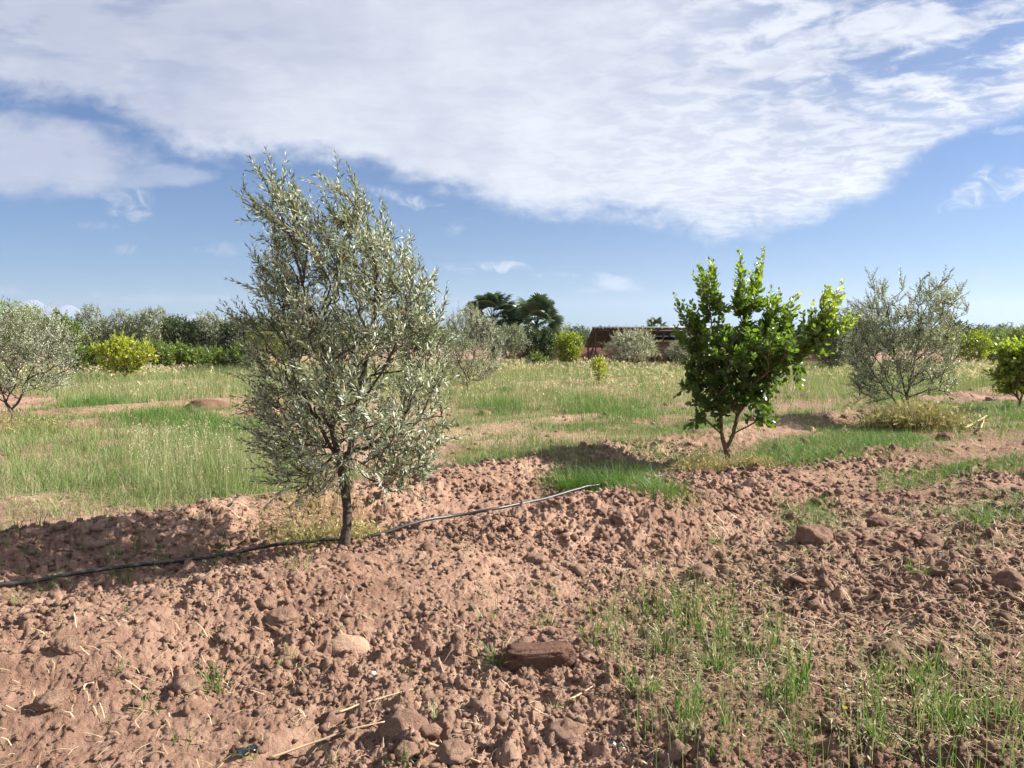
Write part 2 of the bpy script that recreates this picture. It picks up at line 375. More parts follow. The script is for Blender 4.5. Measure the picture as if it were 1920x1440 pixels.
M_dark = mat_leaf('dark_green_leaf', [(0, (.024, .045, .015)), (.5, (.055, .09, .03)), (1, (.12, .17, .05))], None, .45, .25, 1.2)
M_grass = mat_leaf('grass_blade', [(0, (.058, .138, .022)), (.3, (.12, .215, .045)), (.55, (.20, .235, .10)), (.75, (.36, .33, .19)), (1, (.55, .46, .30))], None, .5, .3, 1.1, .3, .8)
M_weed = mat_leaf('yellowing_weed', [(0, (.11, .15, .04)), (.5, (.25, .235, .095)), (1, (.46, .36, .19))], None, .6, .25, 1.1, .2, .8)
M_straw = mat_leaf('straw', [(0, (.30, .20, .11)), (.5, (.45, .34, .20)), (1, (.62, .52, .36))], None, .6, .1, 1, .3)
def mat_simple(name, col, rough=.8, scale=8, var=.35, spec=.3, metal=0, bumpd=.0):
    m, nt, b, o = new_mat(name)
    c = np.array(col); nt.links.new(ramp(nt, tex_noise(nt, scale, 5), [(.3, tuple(c*(1-var))), (.7, tuple(c*(1+var)))]), b.inputs['Base Color'])
    b.inputs['Roughness'].default_value = rough; b.inputs['Specular IOR Level'].default_value = spec; b.inputs['Metallic'].default_value = metal
    if bumpd: bump(nt, b, tex_noise(nt, scale*4, 5), .7, bumpd)
    return m
M_bark = mat_simple('olive_bark', (.10, .078, .06), .9, 30, .5, .2, 0, .014)
M_twig = mat_simple('citrus_bark', (.15, .10, .06), .85, 30, .45, .2, 0, .008)
M_pipe = mat_simple('black_polyethylene_pipe', (.035, .03, .028), .42, 14, .75, .5)
M_adobe = mat_simple('adobe_mud', (.20, .115, .082), .95, 3, .3, .1, 0, .03)
M_tin = mat_simple('rusty_corrugated_sheet', (.16, .095, .065), .75, 2, .4, .3)
M_wood = mat_simple('weathered_timber', (.11, .07, .05), .9, 12, .4, .2)
M_dry = mat_simple('dry_cane', (.48, .36, .22), .7, 20, .25, .3)
M_plastic = mat_simple('black_plastic_film', (.02, .022, .028), .22, 10, .3, .6)
M_pale = mat_simple('pale_plaster', (.72, .62, .46), .9, 3, .1, .1)
M_steel = mat_simple('grey_steel', (.18, .19, .21), .6, 5, .2, .4)
M_palm_trunk = mat_simple('palm_trunk_fibre', (.13, .09, .06), .95, 14, .5, .1, 0, .03)

# ------------------------------------------------------------------ ground
def build_ground():
    rs = [.5]
    while rs[-1] < 12000:
        r = rs[-1]; k = .02 if r < 1.8 else .0027 if r < 6 else .0042 if r < 15 else .009 if r < 60 else .04
        rs.append(r*(1+k))
    rs = np.array(rs)
    dense = np.radians(np.linspace(-41, 41, 1050)); out1 = np.radians(np.concatenate([np.linspace(41, 60, 50)[1:], np.linspace(60, 300, 60)[1:], np.linspace(300, 319, 50)[1:-1]]))
    th = np.concatenate([dense, out1])       # angle from +y towards +x
    Rr, Th = np.meshgrid(rs, th, indexing='ij'); X = (Rr*np.sin(Th)).ravel(); Y = (Rr*np.cos(Th)).ravel()
    Z = np.zeros_like(X); nearm = Rr.ravel() < 420
    Z[nearm] = H(X[nearm], Y[nearm])
    V = np.stack([X, Y, Z], -1); n, m = len(rs), len(th)
    i = np.arange(n-1)[:, None]*m; j = np.arange(m)[None]; k = (j+1) % m
    F = np.stack([i+j, i+m+j, i+m+k, i+k], -1).reshape(-1, 4)
    c = len(V); V = np.concatenate([V, [[0, 0, float(Z[0])]]])
    jj = np.arange(m); F3 = np.stack([np.full(m, c), jj, (jj+1) % m], -1)
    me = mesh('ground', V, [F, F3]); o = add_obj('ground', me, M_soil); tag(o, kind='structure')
    return len(F)
print('ground quads', build_ground())

# region helpers --------------------------------------------------
def inpoly(x, y, poly):
    c = np.zeros(len(x), bool); n = len(poly)
    for i in range(n):
        x1, y1 = poly[i]; x2, y2 = poly[(i+1) % n]
        if y1 == y2: continue
        k = ((y1 > y) != (y2 > y)) & (x < (x2-x1)*(y-y1)/(y2-y1)+x1); c ^= k
    return c
def gpoly(pts): return [px2s(a, b) for a, b in pts]
def sample(poly, n, jit=0.0):
    """n random ground points inside a polygon given in world metres"""
    P = np.array(poly); lo = P.min(0); hi = P.max(0); xs = []; ys = []; got = 0
    while got < n:
        x = R.uniform(lo[0], hi[0], n*2); y = R.uniform(lo[1], hi[1], n*2); k = inpoly(x, y, poly)
        xs.append(x[k]); ys.append(y[k]); got += k.sum()
    x = np.concatenate(xs)[:n]; y = np.concatenate(ys)[:n]
    if jit: x = x+R.normal(0, jit, n); y = y+R.normal(0, jit, n)
    return x, y
def area(poly):
    P = np.array(poly); x, y = P[:, 0], P[:, 1]; return .5*abs(np.dot(x, np.roll(y, 1))-np.dot(y, np.roll(x, 1)))

# ------------------------------------------------------------------ icosphere clods
def ico(sub):
    import bmesh
    bm = bmesh.new(); bmesh.ops.create_icosphere(bm, subdivisions=sub, radius=1)
    V = np.array([v.co[:] for v in bm.verts]); F = np.array([[v.index for v in f.verts] for f in bm.faces]); bm.free(); return V, F
ICO1, ICO2, ICO4 = ico(1), ico(2), ico(4)
def n3(V, f, seed):                          # cheap 3-D noise out of three planes
    return (vn(V[:, 0]*f+V[:, 2]*f*.7+50, V[:, 1]*f-V[:, 2]*f*.4+50, seed)+vn(V[:, 1]*f+90, V[:, 2]*f+90, seed+1)+vn(V[:, 2]*f+30, V[:, 0]*f+30, seed+2))/3-.5
def clod_batch(name, X, Y, size, base, mat, sink=.35):
    V0, F0 = base; n = len(X); k = len(V0)
    q = nrm(R.normal(size=(n, 4))); w, a, b, c = q.T
    Rm = np.stack([1-2*(b*b+c*c), 2*(a*b-c*w), 2*(a*c+b*w), 2*(a*b+c*w), 1-2*(a*a+c*c), 2*(b*c-a*w), 2*(a*c-b*w), 2*(b*c+a*w), 1-2*(a*a+b*b)], -1).reshape(n, 3, 3)
    sc = R.uniform(.5, 1.35, (n, 3))
    V = V0[None]*sc[:, None]*(1+np.clip(R.normal(0, .3 if k < 50 else .15, (n, k, 1)), -.5, .6)); V = np.einsum('nij,nkj->nki', Rm, V)*size[:, None, None]
    V[..., 2] *= .8
    Z = H(X, Y); V = V+np.stack([X, Y, Z+size*(.5-sink)], -1)[:, None]
    F = (np.arange(n)*k)[:, None, None]+F0[None]
    return add_obj(name, mesh(name, V.reshape(-1, 3), [F.reshape(-1, 3)], None, False), mat)
def fan(n, r0, r1, half=40, p=1.0):
    r = np.sqrt(R.uniform(r0*r0, r1*r1, n)) if p == 1 else r0*(r1/r0)**R.uniform(0, 1, n)
    a = np.radians(R.uniform(-half, half, n)); return r*np.sin(a), r*np.cos(a)
def soil_scatter():
    x, y = fan(52000, 1.9, 5.4, 41); k = (rough_mask(x, y) > R.uniform(.15, .75, len(x))) & ((y-x)*.7071 < 6.8)
    x, y = x[k], y[k]; tag(clod_batch('soil_crumbs', x, y, .004+.019*R.uniform(0, 1, len(x))**5, ICO1, M_clod), 'loose reddish crumbs of ploughed soil', 'soil', kind='stuff')
    x, y = fan(42000, 5.0, 11, 41); s = (y-x)*.7071; k = (s < 6.9) & (rough_mask(x, y) > R.uniform(.1, .7, len(x)))
    x, y = x[k], y[k]; tag(clod_batch('soil_crumbs', x, y, .007+.030*R.uniform(0, 1, len(x))**5, ICO1, M_clod), 'loose reddish crumbs further off on the banks', 'soil', kind='stuff')
    x, y = fan(1500, 2.2, 9, 41); s = (y-x)*.7071; k = (s < 6.8) & (rough_mask(x, y) > R.uniform(.2, .9, len(x)))
    x, y = x[k], y[k]; tag(clod_batch('soil_clods', x, y, .016+.030*R.uniform(0, 1, len(x))**2.5, ICO2, M_clod), 'fist sized reddish clods strewn over ploughed ground', 'soil', kind='stuff')
    x, y = fan(1500, 9, 30, 41)
    tag(clod_batch('soil_clods', x, y, .03+.07*R.uniform(0, 1, len(x))**3, ICO1, M_clod), 'scattered clods on the grassy ground beyond', 'soil', kind='stuff')
soil_scatter()

# ------------------------------------------------------------------ trees
def skeleton(trunk, pts, bf=.45, start=1):
    """trunk: list of polylines joined at nodes; pts: targets. Greedy tree balancing wire length and path length"""
    P = []; par = []; pl = []
    for line, att in trunk:
        prev = att
        for p in line:
            p = np.array(p, float); P.append(p); par.append(prev)
            pl.append(0 if prev < 0 else pl[prev]+np.linalg.norm(p-P[prev])); prev = len(P)-1
    pts = np.asarray(pts); n = len(pts); base = start
    cost = np.full(n, 1e9); who = np.zeros(n, int); alive = np.ones(n, bool)
    def upd(k):
        d = np.linalg.norm(pts-P[k], axis=1)+.25*np.maximum(0, P[k][2]-pts[:, 2])
        c = d+bf*pl[k]; m = c < cost; cost[m] = c[m]; who[m] = k
    for k in range(base, len(P)): upd(k)
    for _ in range(n):
        c = np.where(alive, cost, 1e9); j = int(np.argmin(c)); alive[j] = False
        k = who[j]; P.append(pts[j]); par.append(k); pl.append(pl[k]+np.linalg.norm(pts[j]-P[k])); upd(len(P)-1)
    P = np.array(P); par = np.array(par); nn = len(P); kids = [[] for _ in range(nn)]
    for i in range(nn):
        if par[i] >= 0: kids[par[i]].append(i)
    w = np.zeros(nn)
    for i in np.argsort(-np.array(pl)):
        w[i] = max(w[i], 1.0) if not kids[i] else sum(w[k] for k in kids[i])
    return P, par, kids, w, np.array(pl)
def branch_mesh(P, par, kids, w, rbase, rmin, expo=.5, sides=6, name='trunk', jitter=.0, seg=3):
    g = Geo(); rad = rmin+(rbase-rmin)*(w/w.max())**expo; rad[0] *= 1.45
    stack = [(0, None)]
    while stack:
        i, fr = stack.pop(); path = ([fr] if fr is not None else [])+[i]; cur = i
        while kids[cur]:
            ks = sorted(kids[cur], key=lambda k: -w[k])
            for k in ks[1:]: stack.append((k, cur))
            cur = ks[0]; path.append(cur)
        if len(path) < 2: continue
        Q = P[path]; rr = rad[path].copy()
        if fr is not None: rr[0] = rr[1]
        # smooth the path a little
        t = np.linspace(0, len(Q)-1, (len(Q)-1)*seg+1); i0 = np.minimum(t.astype(int), len(Q)-2); f = (t-i0)[:, None]
        A = Q[np.maximum(i0-1, 0)]; B = Q[i0]; C = Q[i0+1]; D = Q[np.minimum(i0+2, len(Q)-1)]
        C1 = .5*((2*B)+(-A+C)*f+(2*A-5*B+4*C-D)*f**2+(-A+3*B-3*C+D)*f**3)
        if jitter: C1[1:-1] += R.normal(0, jitter, C1[1:-1].shape)
        rs = np.interp(t, np.arange(len(Q)), rr)
        sd = sides if rr.max() > rbase*.25 else max(3, sides-2 if rr.max() > rbase*.1 else 3)
        g.add(*tube(C1, rs, sd))
    return g
def in_sil(poly, n, depth=.9, mind=0.06, tries=60, cyoff=0.0, hollow=0.0):
    """random points inside a body whose front outline is poly (x, z metres)"""
    P = np.array(poly); lo = P.min(0); hi = P.max(0)
    zs = np.linspace(lo[1], hi[1], 40); ext = []
    gx = np.linspace(lo[0], hi[0], 200)
    for z in zs:
        k = inpoly(gx, np.full(200, z), poly); ext.append((gx[k].min(), gx[k].max()) if k.any() else (0, 0))
    ext = np.array(ext); out = []
    cand = 0
    X = R.uniform(lo[0], hi[0], n*tries); Z = R.uniform(lo[1], hi[1], n*tries); k = inpoly(X, Z, poly); X, Z = X[k], Z[k]
    a = np.interp(Z, zs, ext[:, 0]); b = np.interp(Z, zs, ext[:, 1]); c = (a+b)/2; hw = np.maximum((b-a)/2, .02)
    q = np.sqrt(np.maximum(0, 1-((X-c)/hw)**2)); hd = np.minimum(hw, (hi[0]-lo[0])*.42)*depth*q
    Y = R.uniform(-1, 1, len(X))*hd
    C = np.stack([X, Y, Z], -1)
    acc = np.zeros((0, 3))
    for p in C:
        if len(acc) == 0 or np.min(np.sum((acc-p)**2, 1)) > mind*mind:
            acc = np.vstack([acc, p])
            if len(acc) >= n: break
    return acc
def shoots(P, par, kids, w, pl, nterm=2, nside=1, sidew=6, length=(.15, .3), step=.02, grow=(0, 0, .6), spread=.5):
    """list of shoot starts, directions, lengths, tip flag"""
    st = []; dr = []; ln = []
    g = np.array(grow)
    for i in range(1, len(P)):
        if par[i] < 0 or w[i] > sidew: continue
        pd = nrm(P[i]-P[par[i]]); k = nterm if not kids[i] else nside
        for q in range(k):
            f = 1.0 if (not kids[i] and q == 0) else R.uniform(.1, 1.0)
            st.append(P[par[i]]*(1-f)+P[i]*f)
            dr.append(nrm(pd*.8+g+R.normal(0, spread, 3))); ln.append(R.uniform(*length))
    return np.array(st), np.array(dr), np.array(ln)
def leaf_shoots(st, dr, ln, step, Ll, Wl, ang=.75, opp=True, tipyoung=0.0, wide=False, bend=(0, 0, 0), tint0=(.1, .8), rsh=.0015, leafdown=0.0, twig=True, jit=.25):
    nmax = int(ln.max()/step)+1; PP = []; DD = []; NN = []; TT = []; LL = []; phase = R.uniform(0, 6.28, len(st)); bend = np.array(bend)
    ref = np.where(np.abs(dr[:, 2:3]) < .9, np.array([[0, 0, 1.]]), np.array([[1., 0, 0]]))
    A = nrm(np.cross(dr, ref)); B = np.cross(dr, A)
    for k in range(nmax):
        s = (k+.5)*step; m = s < ln
        if not m.any(): break
        f = (s/ln[m])[:, None]; c = st[m]+dr[m]*s+bend*(s*s)/ln[m][:, None]
        th = phase[m]+k*(1.571 if opp else 2.4)
        for side in ((0, pi) if opp else (0,)):
            sd = A[m]*np.cos(th+side)[:, None]+B[m]*np.sin(th+side)[:, None]
            a = ang*(1-.35*f)
            d = dr[m]*np.cos(a)+sd*np.sin(a)+R.normal(0, jit, (m.sum(), 3))-np.array([0, 0, leafdown])
            nn = dr[m]*np.sin(a)-sd*np.cos(a)
            PP.append(c); DD.append(d); NN.append(-nn+R.normal(0, jit, (m.sum(), 3)))
            TT.append(np.clip(R.uniform(tint0[0], tint0[1], m.sum())+tipyoung*(f[:, 0]**1.5), 0, 1))
            LL.append(R.uniform(.75, 1.15, m.sum())*(1-.45*f[:, 0]**3))
    P = np.concatenate(PP); D = np.concatenate(DD); N_ = np.concatenate(NN); T = np.concatenate(TT); L = np.concatenate(LL)
    tw = None
    if twig:
        tw = (st, st+dr*(ln*.5)[:, None]+bend*(ln*.25)[:, None], st+dr*ln[:, None]+bend*ln[:, None])
    return P, D, N_, L*Ll, L*Wl, T, tw
def twig_geo(g, tw, r, sides=3):
    a, b, c = tw; n = len(a)
    for s0, s1, r0, r1 in ((a, b, r, r*.8), (b, c, r*.8, r*.4)):
        T = nrm(s1-s0); A = nrm(np.cross(T, np.array([.3, .5, .8]))); B = np.cross(T, A); V = []
        for p, rr in ((s0, r0), (s1, r1)):
            for q in range(sides):
                th = q*2*pi/sides; V.append(p+rr*(A*cos(th)+B*sin(th)))
        V = np.stack(V, 1).reshape(-1, 3); i = np.arange(n)*sides*2
        F = np.concatenate([np.stack([i+q, i+(q+1) % sides, i+sides+(q+1) % sides, i+sides+q], -1) for q in range(sides)])
        g.add(V, [F])
def make_tree(name, label, cat, loc, trunk, pts, rbase, mats, bf=.45, start=1, sh={}, lf={}, wide=False, brown=0, group=None, rmin=.003, sides=7, expo=.5, seg=3, jitter=.004, gaps=None, crown='crown', extra=None, tintz=None):
    if gaps is not None:
        pts = pts[n3(pts, gaps[0], 31+int(abs(loc[0])*7)) > gaps[1]]
    P, par, kids, w, pl = skeleton(trunk, pts, bf, start)
    g = branch_mesh(P, par, kids, w, rbase, rmin, expo, sides, jitter=jitter, seg=seg)
    st, dr, ln = shoots(P, par, kids, w, pl, **sh)
    if extra is not None:
        st = np.concatenate([st, extra[0]]); dr = np.concatenate([dr, extra[1]]); ln = np.concatenate([ln, extra[2]])
    Pl, D, Nn, L, Wd, T, tw = leaf_shoots(st, dr, ln, **lf)
    if tintz is not None: T = np.clip(T+tintz(Pl), 0, 1)
    if brown: T = np.where(R.uniform(0, 1, len(T)) < brown, 1.0, np.minimum(T, .9))
    if tw is not None: twig_geo(g, tw, lf.get('rsh', .0015))
    e = empty(name, loc, label, cat, group)
    add_obj('trunk', g.mesh('trunk'), mats[1], e)
    gl = Geo()
    if wide: V, F3, F4, t = wide_leaves(Pl, D, Nn, L, Wd, T); gl.add(V, [F3, F4], t)
    else: V, F3, t = leaves(Pl, D, Nn, L, Wd, T); gl.add(V, [F3], t)
    add_obj(crown, gl.mesh('crown', False), mats[0], e)
    print(name, 'leaves', len(Pl)); return e
def loc_px(px, py, dz=0):
    x, y = px2s(px, py); return (x, y, float(Hm(x, y))+dz)
def to_local(pts, bx, by, Y):                # picture outline -> metres beside the trunk base
    x0, z0 = px_at(bx, by, Y); return [(px_at(a, b, Y)[0]-x0, px_at(a, b, Y)[1]-z0) for a, b in pts]

# --- the big olive in front
def big_olive():
    bx, by = 643, 1030; L = loc_px(bx, by); Y = L[1]; q = lambda p: to_local(p, bx, by, Y)
    T = lambda pts, ys: [(a[0], yy, a[1]) for a, yy in zip(q(pts), ys)]
    main = T([(641, 1042), (650, 985), (647, 925), (640, 872)], [0, .0, .02, .0])
    left = T([(632, 840), (624, 800), (636, 745), (628, 700), (605, 630), (580, 540), (560, 450), (530, 380)], [-.02, -.04, -.06, -.1, -.12, -.16, -.2, -.2])
    right = T([(655, 845), (658, 790), (672, 720), (690, 640), (700, 560), (694, 460), (680, 380)], [.03, .08, .1, .1, .08, .1, .1])
    far = T([(662, 800), (690, 745), (735, 680), (770, 600), (785, 520)], [-.05, -.15, -.25, -.3, -.3])
    low = T([(610, 835), (575, 780), (540, 720), (505, 640)], [.1, .2, .3, .3])
    trunk = [(main, -1), (left, 3), (right, 3), (far, 12), (low, 3)]
    poly = q([(545, 925), (500, 860), (492, 770), (486, 690), (480, 620), (500, 540), (505, 450), (478, 385), (500, 350), (560, 370), (590, 430), (625, 450), (650, 365), (695, 355), (706, 420),
              (735, 460), (770, 500), (790, 540), (808, 590), (826, 640), (832, 700), (832, 810), (800, 895), (740, 925), (690, 880), (650, 870), (600, 935)])
    pts = in_sil(poly, 960, .95, .056, 40)
    tips = T([(497, 335), (520, 345), (458, 380), (550, 370), (470, 510), (452, 600), (480, 600), (660, 350), (680, 350), (704, 350), (706, 380), (738, 440), (780, 495), (785, 510), (800, 550), (828, 600), (830, 650), (495, 480),
              (590, 395), (578, 385), (652, 375), (755, 480), (828, 760), (830, 700), (822, 840), (520, 910), (560, 920), (600, 915), (494, 790), (690, 890), (745, 890), (545, 895), (448, 640), (445, 610)],
             R.uniform(-.25, .25, 34))
    pts = np.concatenate([pts, np.array(tips)])
    return make_tree('olive_tree', 'large silvery olive tree standing beside the black pipe in front', 'olive tree', L, trunk, pts, .034, (M_olive, M_bark), .42, 4,
        dict(nterm=3, nside=1, sidew=10, length=(.13, .30), grow=(-.32, 0, .62), spread=.42),
        dict(step=.0205, Ll=.059, Wl=.0132, ang=.72, bend=(-.12, 0, .06), tint0=(.05, .9), rsh=.0017, jit=.3), brown=.006, rmin=.0022, sides=10, seg=4, gaps=(3.3, -.115))
big_olive()

# --- broad-leaved fruit tree on the right
def fruit_tree():
    bx, by = 1365, 868; L = loc_px(bx, by); Y = L[1]; q = lambda p: to_local(p, bx, by, Y)
    T = lambda pts, ys: [(a[0], yy, a[1]) for a, yy in zip(q(pts), ys)]
    main = T([(1365, 875), (1364, 858), (1362, 842)], [0, 0, 0])
    a = T([(1353, 815), (1350, 780), (1342, 730), (1335, 670), (1330, 600), (1318, 540)], [0, -.03, -.08, -.1, -.1, -.1])
    b = T([(1375, 815), (1385, 780), (1405, 735), (1435, 710), (1475, 680), (1520, 630), (1560, 570)], [.02, .05, .05, .02, 0, -.05, -.05])
    c = T([(1370, 750), (1385, 690), (1400, 620), (1420, 550)], [.1, .15, .1, .05])
    d = T([(1395, 700), (1440, 640), (1465, 590)], [.2, .2, .15])
    trunk = [(main, -1), (a, 2), (b, 2), (c, 4), (d, 17)]
    poly = q([(1335, 780), (1308, 760), (1292, 725), (1300, 700), (1296, 650), (1300, 630), (1325, 625), (1350, 635), (1370, 620), (1400, 630), (1425, 625), (1445, 640),
              (1480, 655), (1510, 655), (1540, 620), (1548, 625), (1525, 665), (1490, 670), (1460, 700), (1440, 725), (1440, 775), (1410, 765), (1380, 765), (1355, 775)])
    pts = in_sil(poly, 165, .9, .125, 40)
    # tall leafy shoots standing out of the crown
    ex = [((1345, 560), (1308, 487), 0), ((1350, 560), (1336, 478), .1), ((1385, 560), (1380, 470), -.1), ((1392, 570), (1385, 520), .1), ((1412, 560), (1431, 460), 0), ((1405, 600), (1418, 500), .15),
          ((1300, 600), (1266, 546), .1), ((1310, 600), (1290, 560), -.1), ((1305, 640), (1264, 607), 0), ((1440, 600), (1470, 538), .1), ((1450, 610), (1492, 545), -.1), ((1440, 590), (1446, 535), 0),
          ((1480, 640), (1502, 572), .1), ((1530, 620), (1552, 530), 0), ((1545, 610), (1592, 518), .1), ((1550, 610), (1588, 582), -.1), ((1310, 700), (1276, 722), .1), ((1320, 760), (1302, 788), 0), ((1420, 760), (1456, 788), -.1), ((1420, 770), (1440, 775), .1),
          ((1540, 620), (1575, 545), .05), ((1330, 570), (1318, 520), .0), ((1520, 640), (1535, 560), .1), ((1500, 660), (1515, 700), .1)]
    st = []; dr = []; ln = []
    ex += [(s, (e[0]+R.uniform(-16, 16), e[1]+R.uniform(4, 34)), y+R.uniform(-.14, .14)) for _ in range(2) for s, e, y in ex]
    ex = [((s[0], s[1]+22), e, y) for s, e, y in ex]
    for s, e, y in ex:
        s3 = np.array(T([s], [y])[0]); e3 = np.array(T([e], [y*1.5])[0]); st.append(s3); dr.append(nrm(e3-s3)); ln.append(np.linalg.norm(e3-s3)-.03)
        if len(st) <= 24: pts = np.concatenate([pts, [s3]])
    top = lambda Pl: .32*smooth(Pl[:, 2], 1.0, 2.4)+.2*smooth(Pl[:, 0], .4, 1.2)-.08
    return make_tree('fruit_tree', 'broad leaved dark green fruit tree with tall yellow green shoots', 'fruit tree', L, trunk, pts, .032, (M_citrus, M_twig), .5, 3,
        dict(nterm=3, nside=2, sidew=7, length=(.12, .24), grow=(0, 0, .5), spread=.5),
        dict(step=.0185, Ll=.098, Wl=.060, ang=1.05, opp=False, tipyoung=.3, tint0=(.0, .4), rsh=.003, jit=.3, leafdown=.1), wide=True, extra=(np.array(st), np.array(dr), np.array(ln)), rmin=.004, sides=9, tintz=top)
fruit_tree()

def olive_small(name, label, bx, by, trunks, polypx, npts, leaf=(.055, .0125), tips=(), rb=.03, mats=None, group=None, mind=.075, grow=(-.1, 0, .6), step=.028, nterm=3, nside=2, depth=.95, wide=False, opp=True, sl=(.14, .3), bf=.42, tint0=(.05, .9), cat='olive tree', bend=(-.04, 0, .03), ang=.72, spread=.5, tipyoung=0):
    L = loc_px(bx, by); Y = L[1]; q = lambda p: to_local(p, bx, by, Y)
    T = lambda pts: [(a[0], R.uniform(-.1, .1)*min(1, a[1]), a[1]) for a in q(pts)]
    tl = [(T(trunks[0]), -1)]+[(T(t), a) for t, a in trunks[1:]]
    pts = in_sil(q(polypx), npts, depth, mind, 40)
    if len(tips): pts = np.concatenate([pts, np.array([(a[0], R.uniform(-.2, .2), a[1]) for a in q(tips)])])
    return make_tree(name, label, cat, L, tl, pts, rb, mats or (M_olive, M_bark), bf, 1, dict(nterm=nterm, nside=nside, sidew=8, length=sl, grow=grow, spread=spread),
        dict(step=step, Ll=leaf[0], Wl=leaf[1], ang=ang, bend=bend, tint0=tint0, rsh=.002, jit=.3, opp=opp, tipyoung=tipyoung), rmin=.003, sides=7, group=group, wide=wide)
olive_small('olive_tree', 'loose grey olive tree in dry yellow weeds right of the fruit tree', 1712, 795,
    [[(1712, 800), (1708, 775), (1700, 745), (1706, 725)], ([(1712, 690), (1720, 640), (1735, 590), (1750, 545)], 3), ([(1690, 700), (1675, 650), (1660, 590), (1650, 550)], 2), ([(1690, 765), (1672, 745), (1650, 720), (1630, 690)], 1)],
    [(1650, 760), (1612, 735), (1600, 690), (1598, 640), (1600, 600), (1625, 590), (1640, 545), (1665, 560), (1690, 590), (1715, 580), (1725, 545), (1760, 540), (1790, 560), (1780, 600), (1795, 640), (1785, 690), (1770, 740), (1730, 735), (1700, 710)],
    520, tips=[(1632, 528), (1637, 545), (1655, 540), (1678, 530), (1688, 545), (1718, 530), (1722, 527), (1743, 532), (1768, 520), (1775, 530), (1800, 543), (1795, 555), (1818, 580), (1805, 590), (1600, 570), (1615, 577), (1745, 560), (1590, 720), (1610, 750), (1650, 775)], mind=.078, step=.021, leaf=(.064, .018), nterm=3, nside=2, sl=(.14, .3))
olive_small('olive_tree', 'grey green olive tree cut by the left edge of the picture', 24, 798,
    [[(24, 802), (24, 780), (20, 768)], ([(38, 750), (48, 715), (60, 680), (80, 640)], 2), ([(10, 755), (0, 720), (-10, 680), (0, 630)], 2)],
    [(10, 745), (-60, 740), (-90, 690), (-80, 630), (-40, 600), (0, 605), (30, 600), (60, 590), (95, 596), (115, 620), (135, 650), (130, 690), (110, 730), (70, 735), (50, 720)],
    520, tips=[(95, 588), (120, 600), (150, 640), (140, 690), (125, 725), (20, 592), (60, 585), (160, 625)], mind=.085, step=.03, leaf=(.06, .0145), nside=2)
olive_small('olive_tree', 'olive tree standing in green grass just right of the big olive', 878, 738,
    [[(878, 742), (876, 722), (874, 705)], ([(885, 680), (895, 640), (905, 610)], 2), ([(862, 685), (852, 650), (850, 620)], 2)],
    [(862, 722), (840, 700), (828, 660), (832, 610), (850, 592), (880, 580), (905, 585), (930, 610), (946, 650), (940, 690), (915, 712), (890, 715)],
    420, tips=[(880, 575), (895, 576), (915, 590), (860, 582), (948, 640)], mind=.10, step=.034, leaf=(.07, .018), nside=2, grow=(0, 0, .5))
# --- far fruit and lime trees in the rows
def bushy(name, label, bx, by, top, w, n, mats, leaf, cat='tree', wide=True, trunkfrac=.12, group=None, shape='round', tint0=(.1, .7), tip=.25, leafstep=.04, sl=(.2, .4), mind=None, opp=False, spikes=0, grow=(0, 0, .35), up=0, upl=(.35, .6), rb=None, nside=2, nterm=3, skirt=.9):
    Lc = loc_px(bx, by); Y = Lc[1]; h = (by-top)/FPX*Y; W_ = w/FPX*Y
    nl = 7; ang = R.uniform(0, 6.28, nl)
    ths = np.linspace(0, 2*pi, 26)[:-1]
    z0 = h*trunkfrac; zc = (z0+h)/2; hz = (h-z0)/2
    pol = []
    ph = R.uniform(0, 6, 4)
    for t in ths:
        k = 1+.10*sin(3*t+ph[0])+.07*sin(5*t+ph[1])+.05*sin(9*t+ph[2])
        pol.append((cos(t)*W_/2*k*(skirt if sin(t) < 0 else 1), zc+sin(t)*hz*min(k, 1.06)))
    md = mind or (W_*W_*h*.45/n)**(1/3)*.72
    pts = in_sil(pol, n, .9, md, 30)
    tips = []
    for k in range(spikes):
        a = R.uniform(-1, 1); tips.append((a*W_*.42, R.uniform(-.3, .3)*W_, h*(.93+.10*R.uniform())-.12*h*a*a))
    if tips: pts = np.concatenate([pts, np.array(tips)])
    lean = R.uniform(-.1, .1)*W_; exs = None
    if up:
        a = R.uniform(-1, 1, up); b_ = R.uniform(-.6, .6, up); zz = h*(.86-.22*a*a-.15*b_*b_)
        exs = (np.stack([a*W_*.42, b_*W_*.42, zz], -1), nrm(np.stack([a*.25, b_*.2, np.ones(up)], -1)+R.normal(0, .08, (up, 3))), R.uniform(*upl, up))
    trunk = [([(0, 0, -.05), (lean*.3, 0, z0*.6), (lean, 0, max(z0*1.2, .1*h))], -1), ([(lean+W_*.12, .1, h*.35)], 2), ([(lean-W_*.12, -.1, h*.35)], 2)]
    return make_tree(name, label, cat, Lc, trunk, pts, rb or h*.022, mats, .45, 1, dict(nterm=nterm, nside=nside, sidew=8, length=sl, grow=grow, spread=.55),
        dict(step=leafstep, Ll=leaf[0], Wl=leaf[1], ang=.9, opp=opp, tint0=tint0, tipyoung=tip, rsh=.004, jit=.35, twig=True), rmin=.005, sides=6, seg=2, wide=wide, group=group, extra=exs)
OL = (M_olive_far, M_bark); YG = (M_yellowgreen, M_twig); GR = (M_green, M_twig); DK = (M_dark, M_bark)
G1 = 'trees at the back of the field'
bushy('citrus_tree', 'rounded yellow green citrus tree on the left with upright shoots', 234, 718, 640, 100, 190, YG, (.12, .07), 'citrus tree', trunkfrac=.24, tip=.35, nside=2, skirt=.75, up=30, upl=(.3, .75), sl=(.15, .3))
bushy('citrus_tree', 'bright green leafy citrus tree just left of the shed', 1065, 693, 626, 50, 170, YG, (.13, .08), 'citrus tree', trunkfrac=.10, tint0=(0, .45), leafstep=.05)
